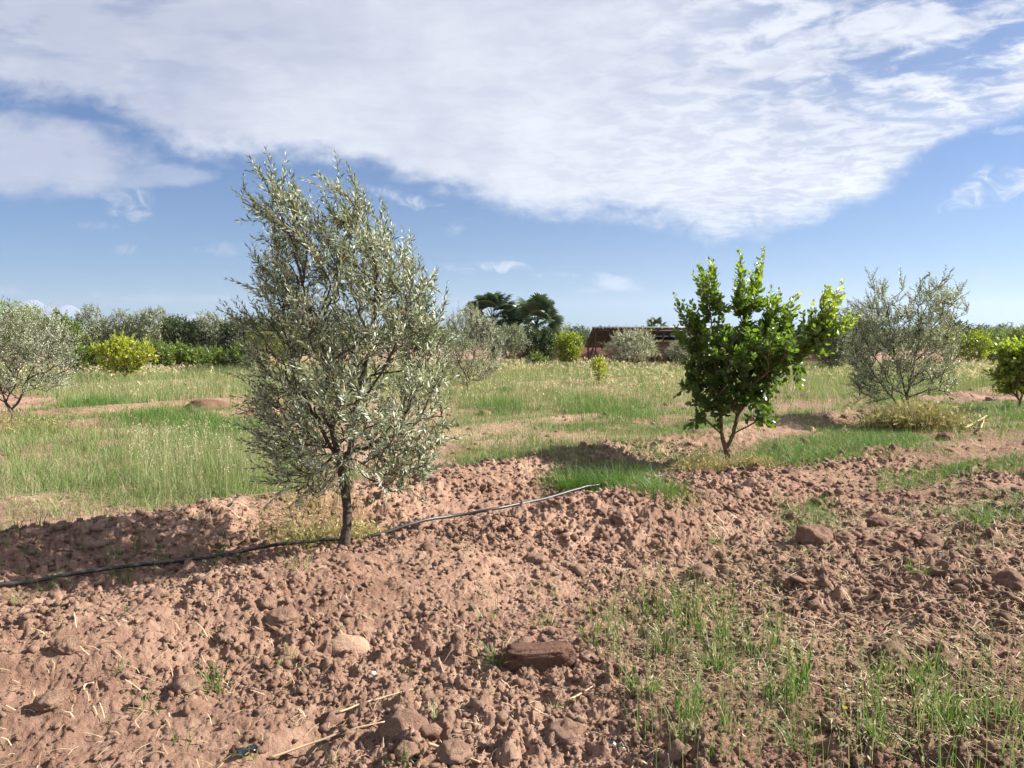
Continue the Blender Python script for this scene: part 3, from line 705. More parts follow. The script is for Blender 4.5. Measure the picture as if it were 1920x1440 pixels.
bushy('young_citrus_tree', 'small young lime green citrus tree standing in the pale grass', 1123, 722, 672, 24, 50, YG, (.085, .05), 'citrus tree', trunkfrac=.08, tint0=(.2, .8), leafstep=.03, sl=(.08, .2), spikes=3)
bushy('citrus_tree', 'bright green young tree cut by the right edge of the picture', 1910, 768, 648, 92, 190, (M_citrus, M_twig), (.12, .07), 'citrus tree', trunkfrac=.22, tint0=(.45, .85), leafstep=.04, spikes=5, sl=(.15, .35))
bushy('citrus_tree', 'yellow green citrus bush right of the loose grey olive', 1822, 690, 624, 62, 130, YG, (.16, .09), 'citrus tree', trunkfrac=.05, tint0=(0, .4), leafstep=.07, sl=(.25, .5))
bushy('citrus_tree', 'citrus tree with yellow tips seen through the big olive crown', 512, 702, 598, 90, 150, YG, (.14, .08), 'citrus tree', trunkfrac=.08, tint0=(0, .4), leafstep=.06, spikes=4)
OLf = dict(wide=False, cat='olive tree', tip=0, tint0=(.0, .9), leafstep=.05, sl=(.25, .5), opp=True, nside=2)
for (bx, by, top, w, n, lab, mt) in [
    (168, 688, 576, 66, 200, 'leftmost dark topped olive in the back row, above the yellow green tree', OL),
    (222, 687, 586, 70, 200, 'dense olive tree behind the yellow green citrus tree', OL),
    (284, 687, 578, 84, 240, 'tallest domed olive of the left back row, right of the citrus tree', OL),
    (345, 688, 596, 84, 260, 'dark green tree in the middle of the left back row', DK),
    (398, 688, 590, 76, 220, 'pale topped olive tree near the right end of the left back row', OL),
    (450, 688, 600, 84, 240, 'dark tree ending the left back row beside the big olive', DK),
    (40, 690, 585, 110, 220, 'grey olive tree filling the back behind the left edge olive', OL),
    (112, 690, 590, 74, 200, 'green tree between the left edge olive and the dark topped olive', GR),
    (556, 690, 560, 96, 220, 'tall dark tree behind the left half of the big olive', DK),
    (640, 690, 590, 96, 200, 'olive tree hidden behind the middle of the big olive', OL),
    (775, 690, 548, 92, 230, 'tall dark tree rising behind the right side of the big olive', DK),
    (955, 686, 610, 60, 180, 'rounded olive tree under the left palm', OL),
    (992, 684, 614, 38, 150, 'narrow dark tree below the right palm', DK),
    (1024, 684, 618, 40, 130, 'dark tree between the palms and the bright citrus tree', DK),
    (1042, 676, 610, 60, 120, 'pale olive tree rising behind the bright citrus tree', OL),
    (1600, 694, 576, 80, 200, 'pale feathery olive behind the loose grey olive, its left side showing', OL),
    (1560, 700, 604, 76, 260, 'dense dark grey olive bush right of the fruit tree', OL),
    (1792, 676, 596, 44, 110, 'dark brownish tree topping the right side behind the grey olive', DK),
    (1925, 682, 612, 66, 160, 'dark green tree at the far right edge behind the young citrus', GR)]:
    kw = dict(OLf)
    if mt is not OL: kw.update(cat='tree', wide=True, opp=False)
    bushy('olive_tree' if mt is OL else 'broadleaf_tree', lab, bx, by, top, w, n, mt, (.16, .04) if mt is OL else (.15, .09), trunkfrac=.1, group=G1, **kw)
kw = dict(OLf); kw.update(tint0=(.3, 1)); 
bushy('olive_tree', 'greyish spreading olive tree in front of the shed roof', 1186, 694, 622, 100, 230, (M_olive, M_bark), (.13, .035), trunkfrac=.16, **kw)
bushy('olive_tree', 'smaller grey olive bush in front of the mud building', 1284, 698, 638, 62, 150, (M_olive, M_bark), (.13, .035), trunkfrac=.12, **kw)
bushy('broadleaf_tree', 'tall light green tree at the top left corner behind the olives', 30, 692, 562, 96, 260, GR, (.13, .06), 'tree', trunkfrac=.1, leafstep=.055, tint0=(.3, .95))
for (bx, by, top, w, n, lab) in [(160, 704, 655, 70, 90, 'green bush left of the yellow green citrus tree'), (300, 700, 648, 60, 90, 'green bush right of the yellow green citrus tree'),
    (350, 699, 652, 62, 90, 'second bush right of the yellow citrus, dark green'), (402, 698, 660, 56, 80, 'low bright green bush before the left back row'), (452, 698, 650, 50, 80, 'bush at the right end of the low hedge by the big olive'),
    (1002, 690, 668, 26, 40, 'low green bush left of the bright citrus tree'), (1862, 684, 640, 46, 70, 'green bush between the yellow citrus bush and the right edge')]:
    bushy('shrub', lab, bx, by, top, w, int(n*1.6), GR, (.16, .065), 'shrub', trunkfrac=.02, leafstep=.05, group='low bushes before the back rows', tint0=(.0, R.uniform(.45, .8)), spikes=int(R.integers(0, 5)), sl=(.2, .5))

# --- fan palms
def palm_frond_mesh(rad=.8, pet=1.05):
    g = Geo(); n = 22
    g.add(*tube([(0, 0, 0), (pet*.5, 0, .05), (pet, 0, 0)], [.03, .02, .015], 4), .3)
    for k in range(n):
        a = (k/(n-1)-.5)*radians(210); ln = rad*(.78+.22*cos(a*.7))*R.uniform(.92, 1.05); d = np.array([cos(a), sin(a), 0]); s = np.array([-sin(a), cos(a), 0])
        z = [0, .05, .0, -.22*rad-.1*abs(a)*.3]; rr = [0, .4, .75, 1.0]; ww = [.012, .085, .085, .02]; V = []
        for q in range(4):
            c = np.array([pet, 0, 0])+d*ln*rr[q]+np.array([0, 0, z[q]]); V += [c-s*ww[q]*rad, c+s*ww[q]*rad+np.array([0, 0, .02])]
        g.add(V, [np.array([[0, 1, 3, 2], [2, 3, 5, 4], [4, 5, 7, 6]])], float(R.uniform(.1, .9)))
    return g.mesh('frond', False)
FR = palm_frond_mesh(); M_palm = mat_leaf('palm_frond', [(0, (.025, .045, .018)), (.5, (.045, .08, .03)), (1, (.09, .13, .05))], None, .4, .2, 1.2)
FR.materials.append(M_palm)
def palm(label, px, top, Y, size, n=30):
    x, zt = px_at(px, top, Y); z0 = float(Hm(x, Y)); hc = zt-z0-.75*size
    e = empty('palm_tree', (x, Y, z0), label, 'palm tree', 'fan palms behind the olives')
    P = np.array([(0, 0, -.1), (.03, 0, hc*.3), (-.02, 0, hc*.7), (0, 0, hc)]); add_obj('trunk', (lambda g: (g.add(*tube(P, [.24, .2, .18, .16], 9)), g.mesh('trunk'))[1])(Geo()), M_palm_trunk, e)
    for k in range(n):
        f = add_obj('frond', FR, None, e); el = radians(80)-radians(125)*(k/(n-1))**.9; az = k*2.4+R.uniform(-.3, .3)
        f.rotation_mode = 'XYZ'; f.rotation_euler = (R.uniform(-.9, .9), -el, az); sc = size*R.uniform(.72, .95)*.62
        f.scale = (sc, sc, sc); f.location = (0, 0, hc-.25*(k/(n-1)))
palm('taller left fan palm above the olives', 924, 551, 58, 2.4, 28)
palm('second fan palm just right of the taller one', 1006, 563, 57, 2.4, 28)
palm('third fan palm crown lower between the two tall ones', 966, 574, 60, 1.9, 22)
palm('small fan palm top peeking over the shed roof', 1232, 597, 75, 1.4, 18)

# ------------------------------------------------------------------ shed, walls
def shed():
    Yn, Yf = 45.0, 50.0
    xl, zt = px_at(1111, 617, Yn); xr, _ = px_at(1330, 613, Yn); zb = px_at(1100, 652, Yf)[1]
    e = empty('open_shed', (xl, Yn, 0), 'low open shed with rusty sloping sheet roof on thin posts behind the olives', 'shed')
    Wd = xr-xl; D = Yf-Yn; zt += .06
    g = Geo(); n = 120; xs = np.linspace(0, Wd, n); zz = .03*np.sin(np.arange(n)*pi/2)
    V = [(x, y, z+w+o) for o in (0, .008) for y, z in ((0, zt), (D, zb)) for x, w in zip(xs, zz)]
    i = np.arange(n-1); F = np.concatenate([np.stack([i, i+n, i+n+1, i+1], -1), np.stack([i+2*n, i+2*n+1, i+3*n+1, i+3*n], -1), np.stack([i, i+1, i+2*n+1, i+2*n], -1), np.stack([i+n, i+3*n, i+3*n+1, i+n+1], -1)])
    g.add(V, [F]); add_obj('roof', g.mesh('roof'), M_tin, e)
    g = Geo(); g.add(*beam((-.05, -.03, zt+.045), (Wd, -.03, zt+.045), .10, .07)); add_obj('roof_edge', g.mesh('roof_edge', False), mat_simple('galvanised_edge', (.5, .5, .5), .5, 4, .15), e)
    for k in range(8):
        x = .2+k*(Wd-.4)/7; g = Geo(); g.add(*beam((x, .06, zt-.12), (x, D-.06, zb-.12), .08, .10)); add_obj('rafter', g.mesh('rafter', False), M_wood, e)
    for k in range(4):
        f = .08+k*.28; g = Geo(); y = D*f; z = zt+(zb-zt)*f; g.add(*beam((.02, y, z-.045), (Wd-.02, y, z-.045), .05, .045)); add_obj('purlin', g.mesh('purlin', False), M_steel, e)
    for x, y in [(.22, .25), (2.1, .25), (4.2, .25), (6.2, .25), (.22, D-.3), (2.3, D-.3), (4.3, D-.3), (6.3, D-.3)]:
        z = zt+(zb-zt)*y/D-.18; g = Geo(); g.add(*tube([(x, y, -.1), (x, y, z)], [.045, .04], 7)); add_obj('post', g.mesh('post'), M_wood, e)
    for x in (.3, 2.3, 4.3):
        g = Geo(); g.add(*beam((x, .3, zt-.2), (x, D-.5, zb-.75), .06, .07)); add_obj('brace', g.mesh('brace', False), M_wood, e)
shed()
def adobe():
    g = Geo(); x0, _ = px_at(960, 680, 52); n = 46; L_ = 22.0
    xs = np.linspace(0, L_, n); top = 1.15+.12*(vn(xs*1.3, xs*0, 5)-.5)
    V = [(x, y, z) for y in (0, .35) for x, t in zip(xs, top) for z in (-.2, t)]; V = np.array(V); i = np.arange(n-1)*2; o = 2*n
    F = np.concatenate([np.stack([i, i+2, i+3, i+1], -1), np.stack([i+o, i+o+1, i+o+3, i+o+2], -1), np.stack([i+1, i+3, i+o+3, i+o+1], -1)]); g.add(V, [F])
    w = add_obj('mud_wall', g.mesh('mud_wall', False), M_adobe, None, (x0, 52, 0)); tag(w, 'long low reddish mud wall behind the shed and citrus tree', 'wall')
    e = empty('mud_building', (px_at(1232, 690, 45.6)[0], 45.6, 0), 'small flat topped reddish mud building at the right end of the shed', 'building')
    Wb = 4.6; h = px_at(1260, 641, 45.6)[1]; g = Geo()
    for c, d in [((.3, 2, h/2), (.6, 4, h)), ((Wb/2+1.0, .15, h/2), (Wb-2.6, .3, h)), ((Wb-.15, 2.15, h/2), (.3, 3.7, h)), ((Wb/2+.15, 3.85, h/2), (Wb-.9, .3, h)), ((.95, .15, h-.2), (.7, .3, .4))]: g.add(*box(c, d))
    add_obj('wall', g.mesh('wall', False), M_adobe, e)
    g = Geo(); g.add(*box((Wb/2, 2, h+.05), (Wb+.2, 4.2, .09))); add_obj('roof', g.mesh('roof', False), mat_simple('straw_and_mud_coping', (.5, .34, .19), .9, 4, .2), e)
    bx, bz = px_at(1790, 618, 140); e = empty('pale_building', (bx, 140, 0), 'tiny pale building peeking between far trees on the right', 'building')
    h = bz+.5; g = Geo(); g.add(*box((0, 2, h/2), (3.2, 4, h))); add_obj('wall', g.mesh('wall', False), M_pale, e)
    g = Geo(); g.add(*box((0, 2, h+.08), (3.4, 4.2, .15))); add_obj('roof', g.mesh('roof', False), M_pale, e)
adobe()
def pylon():
    Y = 420; x, z = px_at(1898, 604, Y); e = empty('power_pylon', (x, Y, 0), 'distant steel power pylon with three short arms above the right treeline', 'power pylon')
    g = Geo()
    for sx in (-1, 1):
        for sy in (-1, 1): g.add(*beam((sx*.75, sy*.75, 0), (sx*.3, sy*.3, z), .22, .22))
    for k in range(14):
        a = z*k/14; b = z*(k+1)/14; wa = .75-.45*k/14; wb = .75-.45*(k+1)/14
        for sy in (-1, 1):
            s = 1 if k % 2 else -1; g.add(*beam((-s*wa, sy*wa, a), (s*wb, sy*wb, b), .12, .12))
    add_obj('mast', g.mesh('mast', False), M_steel, e)
    for f, l in ((.99, -2.4), (.83, -2.6), (.66, -2.0)):
        g = Geo(); g.add(*beam((.4, 0, z*f), (l, 0, z*f), .25, .25)); g.add(*tube([(l, 0, z*f), (l, 0, z*f-.8)], [.12, .12], 5)); add_obj('crossarm', g.mesh('crossarm', False), M_steel, e)
pylon()

# ------------------------------------------------------------------ far treeline
def far_trees():
    protos = []
    spec = [(OL, 5.0, 5.5), (DK, 4.5, 5), (GR, 4.6, 5.0)]
    for mt, w, h in spec:
        th = np.linspace(0, 2*pi, 20)[:-1]; pol = [(cos(t)*w/2*(1+.15*sin(3*t)), h*.56+sin(t)*h*.46*(1+.1*sin(5*t))) for t in th]
        pts = in_sil(pol, 130, .95, .4, 30)
        protos.append(make_tree('far_tree', 'x', 'tree', (0, 0, 0), [([(0, 0, -.1), (0, 0, .6)], -1)], pts, .12, mt, .4, 1, dict(nterm=4, nside=3, sidew=9, length=(.4, .8), grow=(0, 0, .3), spread=.6),
            dict(step=.11, Ll=.36, Wl=.16, ang=.9, opp=False, tint0=(0, 1), rsh=.01, jit=.5), wide=False, rmin=.01, sides=5, seg=2))
    used = [False]*3
    def put(px, top, Y, k, lab, grp, sx=1.0):
        o = protos[k] if not used[k] else copy_tree(protos[k]); used[k] = True
        x, z = px_at(px, top, Y); h = spec[k][2]; s = z/h
        o.location = (x, Y, 0); o.scale = (s*sx, s*sx, s); o.rotation_euler[2] = R.uniform(0, 6.28); o['label'] = lab; o['group'] = grp
    put(1878, 609, 240, 1, 'dark tree bump on the horizon left of the pylon', 'far trees on the horizon')
    put(1846, 622, 110, 2, 'green far tree on the right horizon behind the yellow bush', 'far trees on the horizon', 1.3)
    put(1862, 626, 85, 0, 'grey far olive on the right beneath the dark horizon tree', 'far trees on the horizon', 1.2)
    # the closing line of trees reads as one mass of foliage
    gv = {0: Geo(), 1: Geo(), 2: Geo()}
    cache = []
    for k in range(3):
        me = [c for c in protos[k].children if c.name.startswith('crown')][0].data
        v = np.zeros(len(me.vertices)*3); me.vertices.foreach_get('co', v); f = np.zeros(len(me.polygons)*3, np.int32); me.polygons.foreach_get('vertices', f); t = np.zeros(len(me.vertices)); me.attributes['tint'].data.foreach_get('value', t)
        cache.append((v.reshape(-1, 3), f.reshape(-1, 3), t))
    for Y0, tops, xs in ((82, 618, np.arange(1080, 1990, 24)), (120, 622, np.arange(1090, 2000, 19)), (85, 613, np.arange(640, 1080, 27)), (84, 608, np.arange(-200, 640, 34))):
        for px in xs:
            k = int(R.integers(0, 3)); Y = Y0*R.uniform(.92, 1.15); x, z = px_at(px+R.uniform(-6, 6), tops+R.uniform(-7, 5), Y); s_ = z/spec[k][2]; sx = s_*R.uniform(1, 1.5); a = R.uniform(0, 6.28)
            v, f, t = cache[k]; w = v*np.array([sx, sx, s_]); c_, q_ = cos(a), sin(a); w = np.stack([w[:, 0]*c_-w[:, 1]*q_+x, w[:, 0]*q_+w[:, 1]*c_+Y, w[:, 2]], -1); gv[k].add(w, [f], t)
    for k, nm in ((0, 'distant grey green trees closing the plain'), (1, 'distant dark trees closing the plain'), (2, 'distant green trees closing the plain')):
        tag(add_obj('distant_trees', gv[k].mesh('distant_trees', False), spec[k][0][0]), nm, 'trees', kind='stuff')
far_trees()

# ------------------------------------------------------------------ grass
def grassify(name, label, groups, mat=None):
    g = Geo()
    for (V, F, t) in groups: g.add(V, [F], t)
    o = add_obj(name, g.mesh(name, False), mat or M_grass); tag(o, label, 'grass', kind='stuff'); return o
def zat(x, y): return H(x, y)-.01
def field(poly, dens, h, w, tint, lean=.35, clump=0, segs=3, thr=None, edge=0.0, cl_r=.08, curve=1.8, patch=None, hv=.3):
    """blades over a world polygon; dens per square metre"""
    n = int(area(poly)*dens)
    if clump:
        nc = max(1, n//clump); cx, cy = sample(poly, nc, edge); i = R.integers(0, nc, n)
        rr = np.abs(R.normal(0, cl_r, n)); a = R.uniform(0, 6.28, n); x = cx[i]+rr*np.cos(a); y = cy[i]+rr*np.sin(a); ch = R.uniform(.6, 1.2, nc)[i]; ct = R.normal(0, .08, nc)[i]
    else: x, y = sample(poly, n, edge); ch = 1; ct = 0
    if patch:
        f, lo, hi, sd_ = patch; k = R.uniform(0, 1, len(x)) < smooth(fbm(x, y, f, 3, sd_), lo, hi)
        x, y = x[k], y[k]; ch = ch[k] if not np.isscalar(ch) else 1; ct = ct[k] if not np.isscalar(ct) else 0
    n = len(x); hh = R.uniform(*h, n)*ch; d = np.hypot(x, y)
    ww = np.maximum(w, d*.00042)*R.uniform(.7, 1.3, n)
    hh = hh*(1-hv+2*hv*vn(x*.8, y*.8, 77))
    tt = np.clip(R.normal(tint[0], tint[1], n)+ct+.25*fbm(x, y, .5, 2, 91), 0, 1)
    return blades(np.stack([x, y, zat(x, y)], -1), hh, ww, hh*R.uniform(0, lean*2, n), R.uniform(0, 6.28, n), tt, segs, curve)
def oats(x, y, h, tint, nsp=7, spl=.022, w=.0028):
    """stalks with drooping seed heads"""
    n = len(x); z = zat(x, y); az = R.uniform(0, 6.28, n); lean = h*R.uniform(.03, .3, n); d = np.hypot(x, y); ww = np.maximum(w, d*.0004)
    P = np.stack([x, y, z], -1); out = [blades(P, h, ww, lean, az, tint, 4, 2.2)]
    ld = np.stack([np.cos(az), np.sin(az), np.zeros(n)], -1)
    V = []; 
    for k in range(nsp):
        t = 1-.05*k*R.uniform(.7, 1.2, n); c = P+ld*(lean*t**2.2)[:, None]; c[:, 2] += h*(t-.25*t*t*np.minimum(1, lean/h))
        th = R.uniform(0, 6.28, n); sd_ = np.stack([np.cos(th), np.sin(th), -.9+0*th], -1)
        st = c+np.stack([np.cos(th), np.sin(th), .3+0*th], -1)*.012
        s = spl*R.uniform(.7, 1.3, n)*np.maximum(1, d/9); LV, LF, LT = leaves(st, sd_+R.normal(0, .3, (n, 3)), R.normal(size=(n, 3)), s, s*.3, np.clip(tint+.12, 0, 1))
        out.append((LV, LF, LT))
    return out
def put_oats(name, label, xs, ys, hr, tint, **k):
    n = len(xs); o = oats(xs, ys, R.uniform(*hr, n), np.clip(R.normal(tint[0], tint[1], n), 0, 1), **k)
    g = Geo()
    for V, F, t in o: g.add(V, [F], t)
    ob = add_obj(name, g.mesh(name, False), M_grass); tag(ob, label, 'grass', kind='stuff')
def build_grass():
    # pale seeding grass of the middle field (world polygons between the rows)
    far_pale = [(-34, 46), (-14, 21.5), (-9.5, 17.5), (-6.2, 17.2), (-1.0, 16.2), (2.4, 16.4), (6.2, 17.2), (9.5, 19.5), (15, 22), (34, 46)]
    grassify('dry_meadow_grass', 'pale seeding meadow grass of the middle field', [
        field(far_pale, 95, (.25, .48), .006, (.56, .14), .35, 0, 2, patch=(.35, -.32, -.12, 15)),
        field(far_pale, 34, (.2, .42), .006, (.3, .12), .35, 0, 2)])
    x, y = sample(far_pale, 9000); k = R.uniform(0, 1, len(x)) < smooth(fbm(x, y, .25, 3, 19), -.12, .12); x, y = x[k], y[k]; put_oats('seed_head_grass', 'pale seed heads standing above the middle field', x, y, (.36, .62), (.78, .12), nsp=4, spl=.03)
    # bright green swathes
    green1 = gpoly([(140, 765), (200, 752), (300, 765), (470, 800), (560, 830), (300, 850), (60, 835), (100, 790)])
    green2 = gpoly([(830, 740), (1000, 735), (1220, 760), (1260, 795), (1100, 792), (860, 800)])
    green3 = gpoly([(1020, 800), (1340, 795), (1340, 850), (1240, 862), (1060, 845)])
    green4 = gpoly([(1400, 870), (1440, 835), (1560, 815), (1680, 815), (1740, 835), (1650, 850), (1480, 880)])
    green5 = gpoly([(1640, 905), (1760, 875), (1900, 860), (2000, 850), (2000, 875), (1800, 895), (1680, 925)])
    green6 = gpoly([(1440, 975), (1480, 945), (1570, 935), (1560, 960), (1480, 985)])
    green7 = gpoly([(1800, 790), (1990, 780), (1990, 805), (1800, 815)])
    mid2 = gpoly([(-200, 900), (-200, 845), (200, 835), (560, 860), (560, 950), (300, 965), (-50, 975), (-200, 990)])
    mid3 = gpoly([(830, 880), (830, 800), (1340, 790), (1420, 780), (1700, 740), (1900, 760), (1900, 800), (1700, 840), (1400, 870), (1100, 890)])
    green0 = gpoly([(60, 775), (140, 740), (230, 770), (140, 820), (-60, 830), (-60, 790)])
    grassify('green_grass', 'bright green grass growing in swathes across the field', [
        field(green1, 900, (.14, .34), .006, (.2, .1), .5, 9, 3, edge=.25, cl_r=.12, patch=(.5, -.16, .02, 71)), field(green2, 520, (.14, .34), .006, (.24, .1), .5, 9, 3, edge=.3, cl_r=.12, patch=(.5, -.16, .04, 72)),
        field(green3, 800, (.06, .18), .006, (.2, .1), .6, 9, 2, edge=.2, patch=(.7, -.10, .05, 73)), field(green4, 1300, (.08, .2), .005, (.2, .09), .6, 9, 3, edge=.15),
        field(green5, 1400, (.08, .19), .005, (.2, .09), .6, 9, 3, edge=.12), field(green6, 1600, (.06, .15), .004, (.22, .08), .6, 9, 3, edge=.07, cl_r=.05),
        field(green7, 500, (.08, .2), .005, (.2, .1), .5, 9, 3, edge=.2), field(green0, 400, (.08, .22), .005, (.25, .1), .5, 9, 3, edge=.3, cl_r=.1)])
    # tall wheat-like mixture left of the big olive
    wheat = gpoly([(-120, 850), (80, 820), (350, 820), (560, 840), (600, 880), (560, 935), (450, 935), (300, 940), (-120, 905)])
    wheat2 = gpoly([(230, 840), (540, 845), (540, 935), (330, 945), (240, 915)])
    grassify('wheat_like_grass', 'tall yellowing wheat like grass left of the big olive', [
        field(wheat, 560, (.12, .34), .0055, (.42, .15), .4, 8, 3, edge=.1, patch=(.9, -.2, 0, 74)), field(wheat2, 420, (.2, .42), .005, (.54, .13), .22, 7, 3, edge=.15, cl_r=.06)])
    grassify('mixed_stubble_grass', 'thin mixed dry and green grass between the rows', [field(mid2, 650, (.06, .24), .0055, (.46, .18), .9, 7, 2, edge=.15, cl_r=.08, patch=(.9, -.2, .05, 41)),
        field(gpoly([(-220, 900), (300, 905), (440, 915), (420, 950), (200, 968), (-220, 990)]), 600, (.05, .2), .005, (.62, .15), .9, 8, 3, edge=.1, cl_r=.06),
        field(mid3, 320, (.05, .18), .0055, (.38, .17), .8, 8, 2, edge=.2, cl_r=.1, patch=(.9, -.12, .06, 43)), field(mid3, 420, (.05, .16), .006, (.2, .1), .7, 9, 2, edge=.2, cl_r=.12, patch=(.7, -.06, .08, 44))])
    x, y = sample(wheat2, 420); put_oats('seed_head_grass', 'pale seed heads above the yellowing grass left of the big olive', x, y, (.32, .5), (.78, .1), nsp=6)
    # sparse low growth over the middle ground
    mid = [(-9.5, 13.2), (-7, 8.0), (-3.3, 6.9), (0.5, 8.9), (3.8, 9.0), (6.5, 10.5), (9.5, 13.6), (14, 19), (8, 18), (0, 16.6), (-8, 17)]
    right = gpoly([(1450, 1060), (1500, 960), (1700, 900), (2050, 870), (2050, 1080), (1850, 1090), (1600, 1060)])
    grassify('sparse_green_weeds', 'short green weeds scattered over the ploughed middle ground', [
        field(mid, 800, (.05, .15), .006, (.24, .12), .8, 8, 2, cl_r=.09, patch=(.7, -.06, .10, 31)), field(mid, 260, (.06, .2), .004, (.7, .12), .8, 6, 2, cl_r=.09, patch=(.6, -.16, .06, 33)),
        field(right, 900, (.04, .15), .0055, (.28, .14), .9, 8, 2, cl_r=.05, patch=(1.1, -.06, .14, 35)), field(right, 320, (.03, .12), .0045, (.8, .1), 1.2, 8, 2, cl_r=.06, patch=(1.1, -.1, .14, 36))])
    # foreground cereal grass, bottom right
    fr1 = gpoly([(1090, 1180), (1190, 1110), (1320, 1120), (1430, 1150), (1500, 1250), (1520, 1350), (1400, 1410), (1280, 1420), (1200, 1380), (1130, 1280)])
    fr2 = gpoly([(1180, 1500), (1300, 1390), (1500, 1330), (1700, 1270), (1980, 1240), (2100, 1330), (2100, 1520), (1180, 1520)])
    fr3 = gpoly([(860, 1190), (920, 1110), (1080, 1090), (1180, 1130), (1120, 1220), (960, 1220)])
    grassify('cereal_grass', 'green and yellowing cereal grass in the right foreground', [
        field(fr1, 600, (.1, .34), .0075, (.34, .2), .25, 12, 4, cl_r=.025, patch=(2.3, -.04, .14, 51)), field(fr2, 680, (.08, .32), .007, (.38, .2), .28, 12, 4, cl_r=.025, patch=(2.6, -.03, .16, 52)),
        field(fr3, 380, (.05, .2), .005, (.35, .15), .35, 9, 3, cl_r=.03, patch=(2, -.1, .1, 53)), field(fr1, 60, (.04, .15), .004, (.85, .08), 1.4, 7, 3, cl_r=.04), field(fr2, 80, (.04, .15), .004, (.85, .08), 1.4, 7, 3, cl_r=.04)])
    x1, y1 = sample(fr1, 150); x2, y2 = sample(fr2, 200); put_oats('seed_head_grass', 'wild oat stalks with green seed heads in the right foreground', np.concatenate([x1, x2]), np.concatenate([y1, y2]), (.2, .42), (.56, .14), nsp=11, spl=.019, w=.003)
    # small sprouts everywhere on the ploughed bank
    bank = gpoly([(-200, 1500), (-200, 1080), (640, 1050), (1250, 940), (1600, 880), (1500, 990), (1200, 1100), (1000, 1520)])
    grassify('green_sprouts', 'tiny green sprouts dotted over the bare ploughed bank', [field(bank, 40, (.03, .11), .005, (.25, .12), .7, 9, 3, cl_r=.02, patch=(1.2, 0, .2, 61)),
        field(gpoly([(-200, 1100), (-200, 980), (330, 980), (470, 1050), (300, 1090)]), 200, (.05, .2), .006, (.22, .1), .5, 9, 3, cl_r=.03)])
build_grass()
def tuft(name, label, px, py, n, h, w, tint, spread=.12, lean=.5, group=None, dry=0, segs=4, cat='grass tuft', oat=0, sy=1.0):
    L = loc_px(px, py); x = L[0]+R.normal(0, spread, n); y = L[1]+R.normal(0, spread*sy, n); z = H(x, y)-.01
    hh = R.uniform(h[0], h[1], n)*np.exp(-((x-L[0])**2)/(2*(2*spread)**2)); hh = hh*(.75+.5*vn(x*9, y*9, 5)); dx = (x-L[0]); dy = y-L[1]
    az = np.arctan2(dy, dx)+R.normal(0, .7 if cat != 'weeds' else 1.6, n)
    t = np.clip(np.where(R.uniform(0, 1, n) < dry, R.normal(.85, .08, n), R.normal(tint, .09, n)), 0, 1)
    P = np.stack([x-L[0], y-L[1], z-L[2]], -1); V, F, T = blades(P, hh, np.full(n, w)*R.uniform(.6, 1.2, n), hh*R.uniform(.05, lean*2, n), az, t, segs, 1.8)
    g = Geo(); g.add(V, [F], T)
    if cat == 'weeds' and n > 150:                       # feathery side leaves and seed tips on the stalks
        m = n*2; i = R.integers(0, n, m); kk = R.integers(1, segs, m); VV = V.reshape(n, segs+1, 2, 3); q0 = VV[i, kk].mean(1); ln = R.uniform(.02, .05, m)*max(1, w/.004)
        LV, LF, LT = leaves(q0, R.normal(size=(m, 3))+np.array([0, 0, .5]), R.normal(size=(m, 3)), ln, ln*.3, np.clip(t[i]+R.normal(0, .15, m), 0, 1)); g.add(LV, [LF], LT)
    o = add_obj(name, g.mesh(name, False), M_weed if cat == 'weeds' else M_grass, None, L); return tag(o, label, cat, group)
GT = 'green grass tufts by the pipe'
tuft('grass_tuft', 'lush dark green grass tuft on the pipe, left part', 1075, 915, 900, (.12, .36), .0055, .10, .17, .55, GT)
tuft('grass_tuft', 'dense green grass tuft in the middle of the clump right of the pipe end', 1150, 915, 900, (.12, .34), .0055, .14, .18, .55, GT)
tuft('grass_tuft', 'bright green grass tuft at the right side of the clump', 1235, 925, 800, (.08, .24), .005, .24, .17, .6, GT)
tuft('weed_clump', 'yellow green weeds around the foot of the big olive', 575, 1012, 520, (.06, .26), .0035, .5, .17, .7, 'weeds at tree feet', .3, cat='weeds', sy=.6)
tuft('weed_clump', 'dry pale weeds right beside the big olive trunk', 672, 1010, 420, (.08, .26), .0032, .75, .11, .6, 'weeds at tree feet', .5, cat='weeds')
tuft('weed_clump', 'tall dry stalks just left of the big olive trunk', 600, 960, 200, (.15, .4), .0035, .75, .2, .3, 'weeds at tree feet', .4, cat='weeds')
tuft('weed_clump', 'yellowing weeds left of the fruit tree foot', 1318, 880, 700, (.08, .2), .0045, .66, .2, .5, 'weeds at tree feet', .25, cat='weeds', sy=.8)
tuft('weed_clump', 'yellowing weeds right of the fruit tree foot', 1405, 878, 550, (.08, .2), .0045, .68, .16, .5, 'weeds at tree feet', .25, cat='weeds', sy=.8)
tuft('weed_clump', 'ochre bushy weeds under the loose grey olive', 1712, 806, 2400, (.2, .6), .010, .55, .34, .8, 'weeds at tree feet', .3, cat='weeds', sy=.7)
tuft('weed_clump', 'pale weeds at the foot of the left edge olive', 40, 812, 700, (.12, .35), .006, .6, .5, .5, 'weeds at tree feet', .3, cat='weeds', sy=.6)
GS = 'single grass plants in the foreground soil'
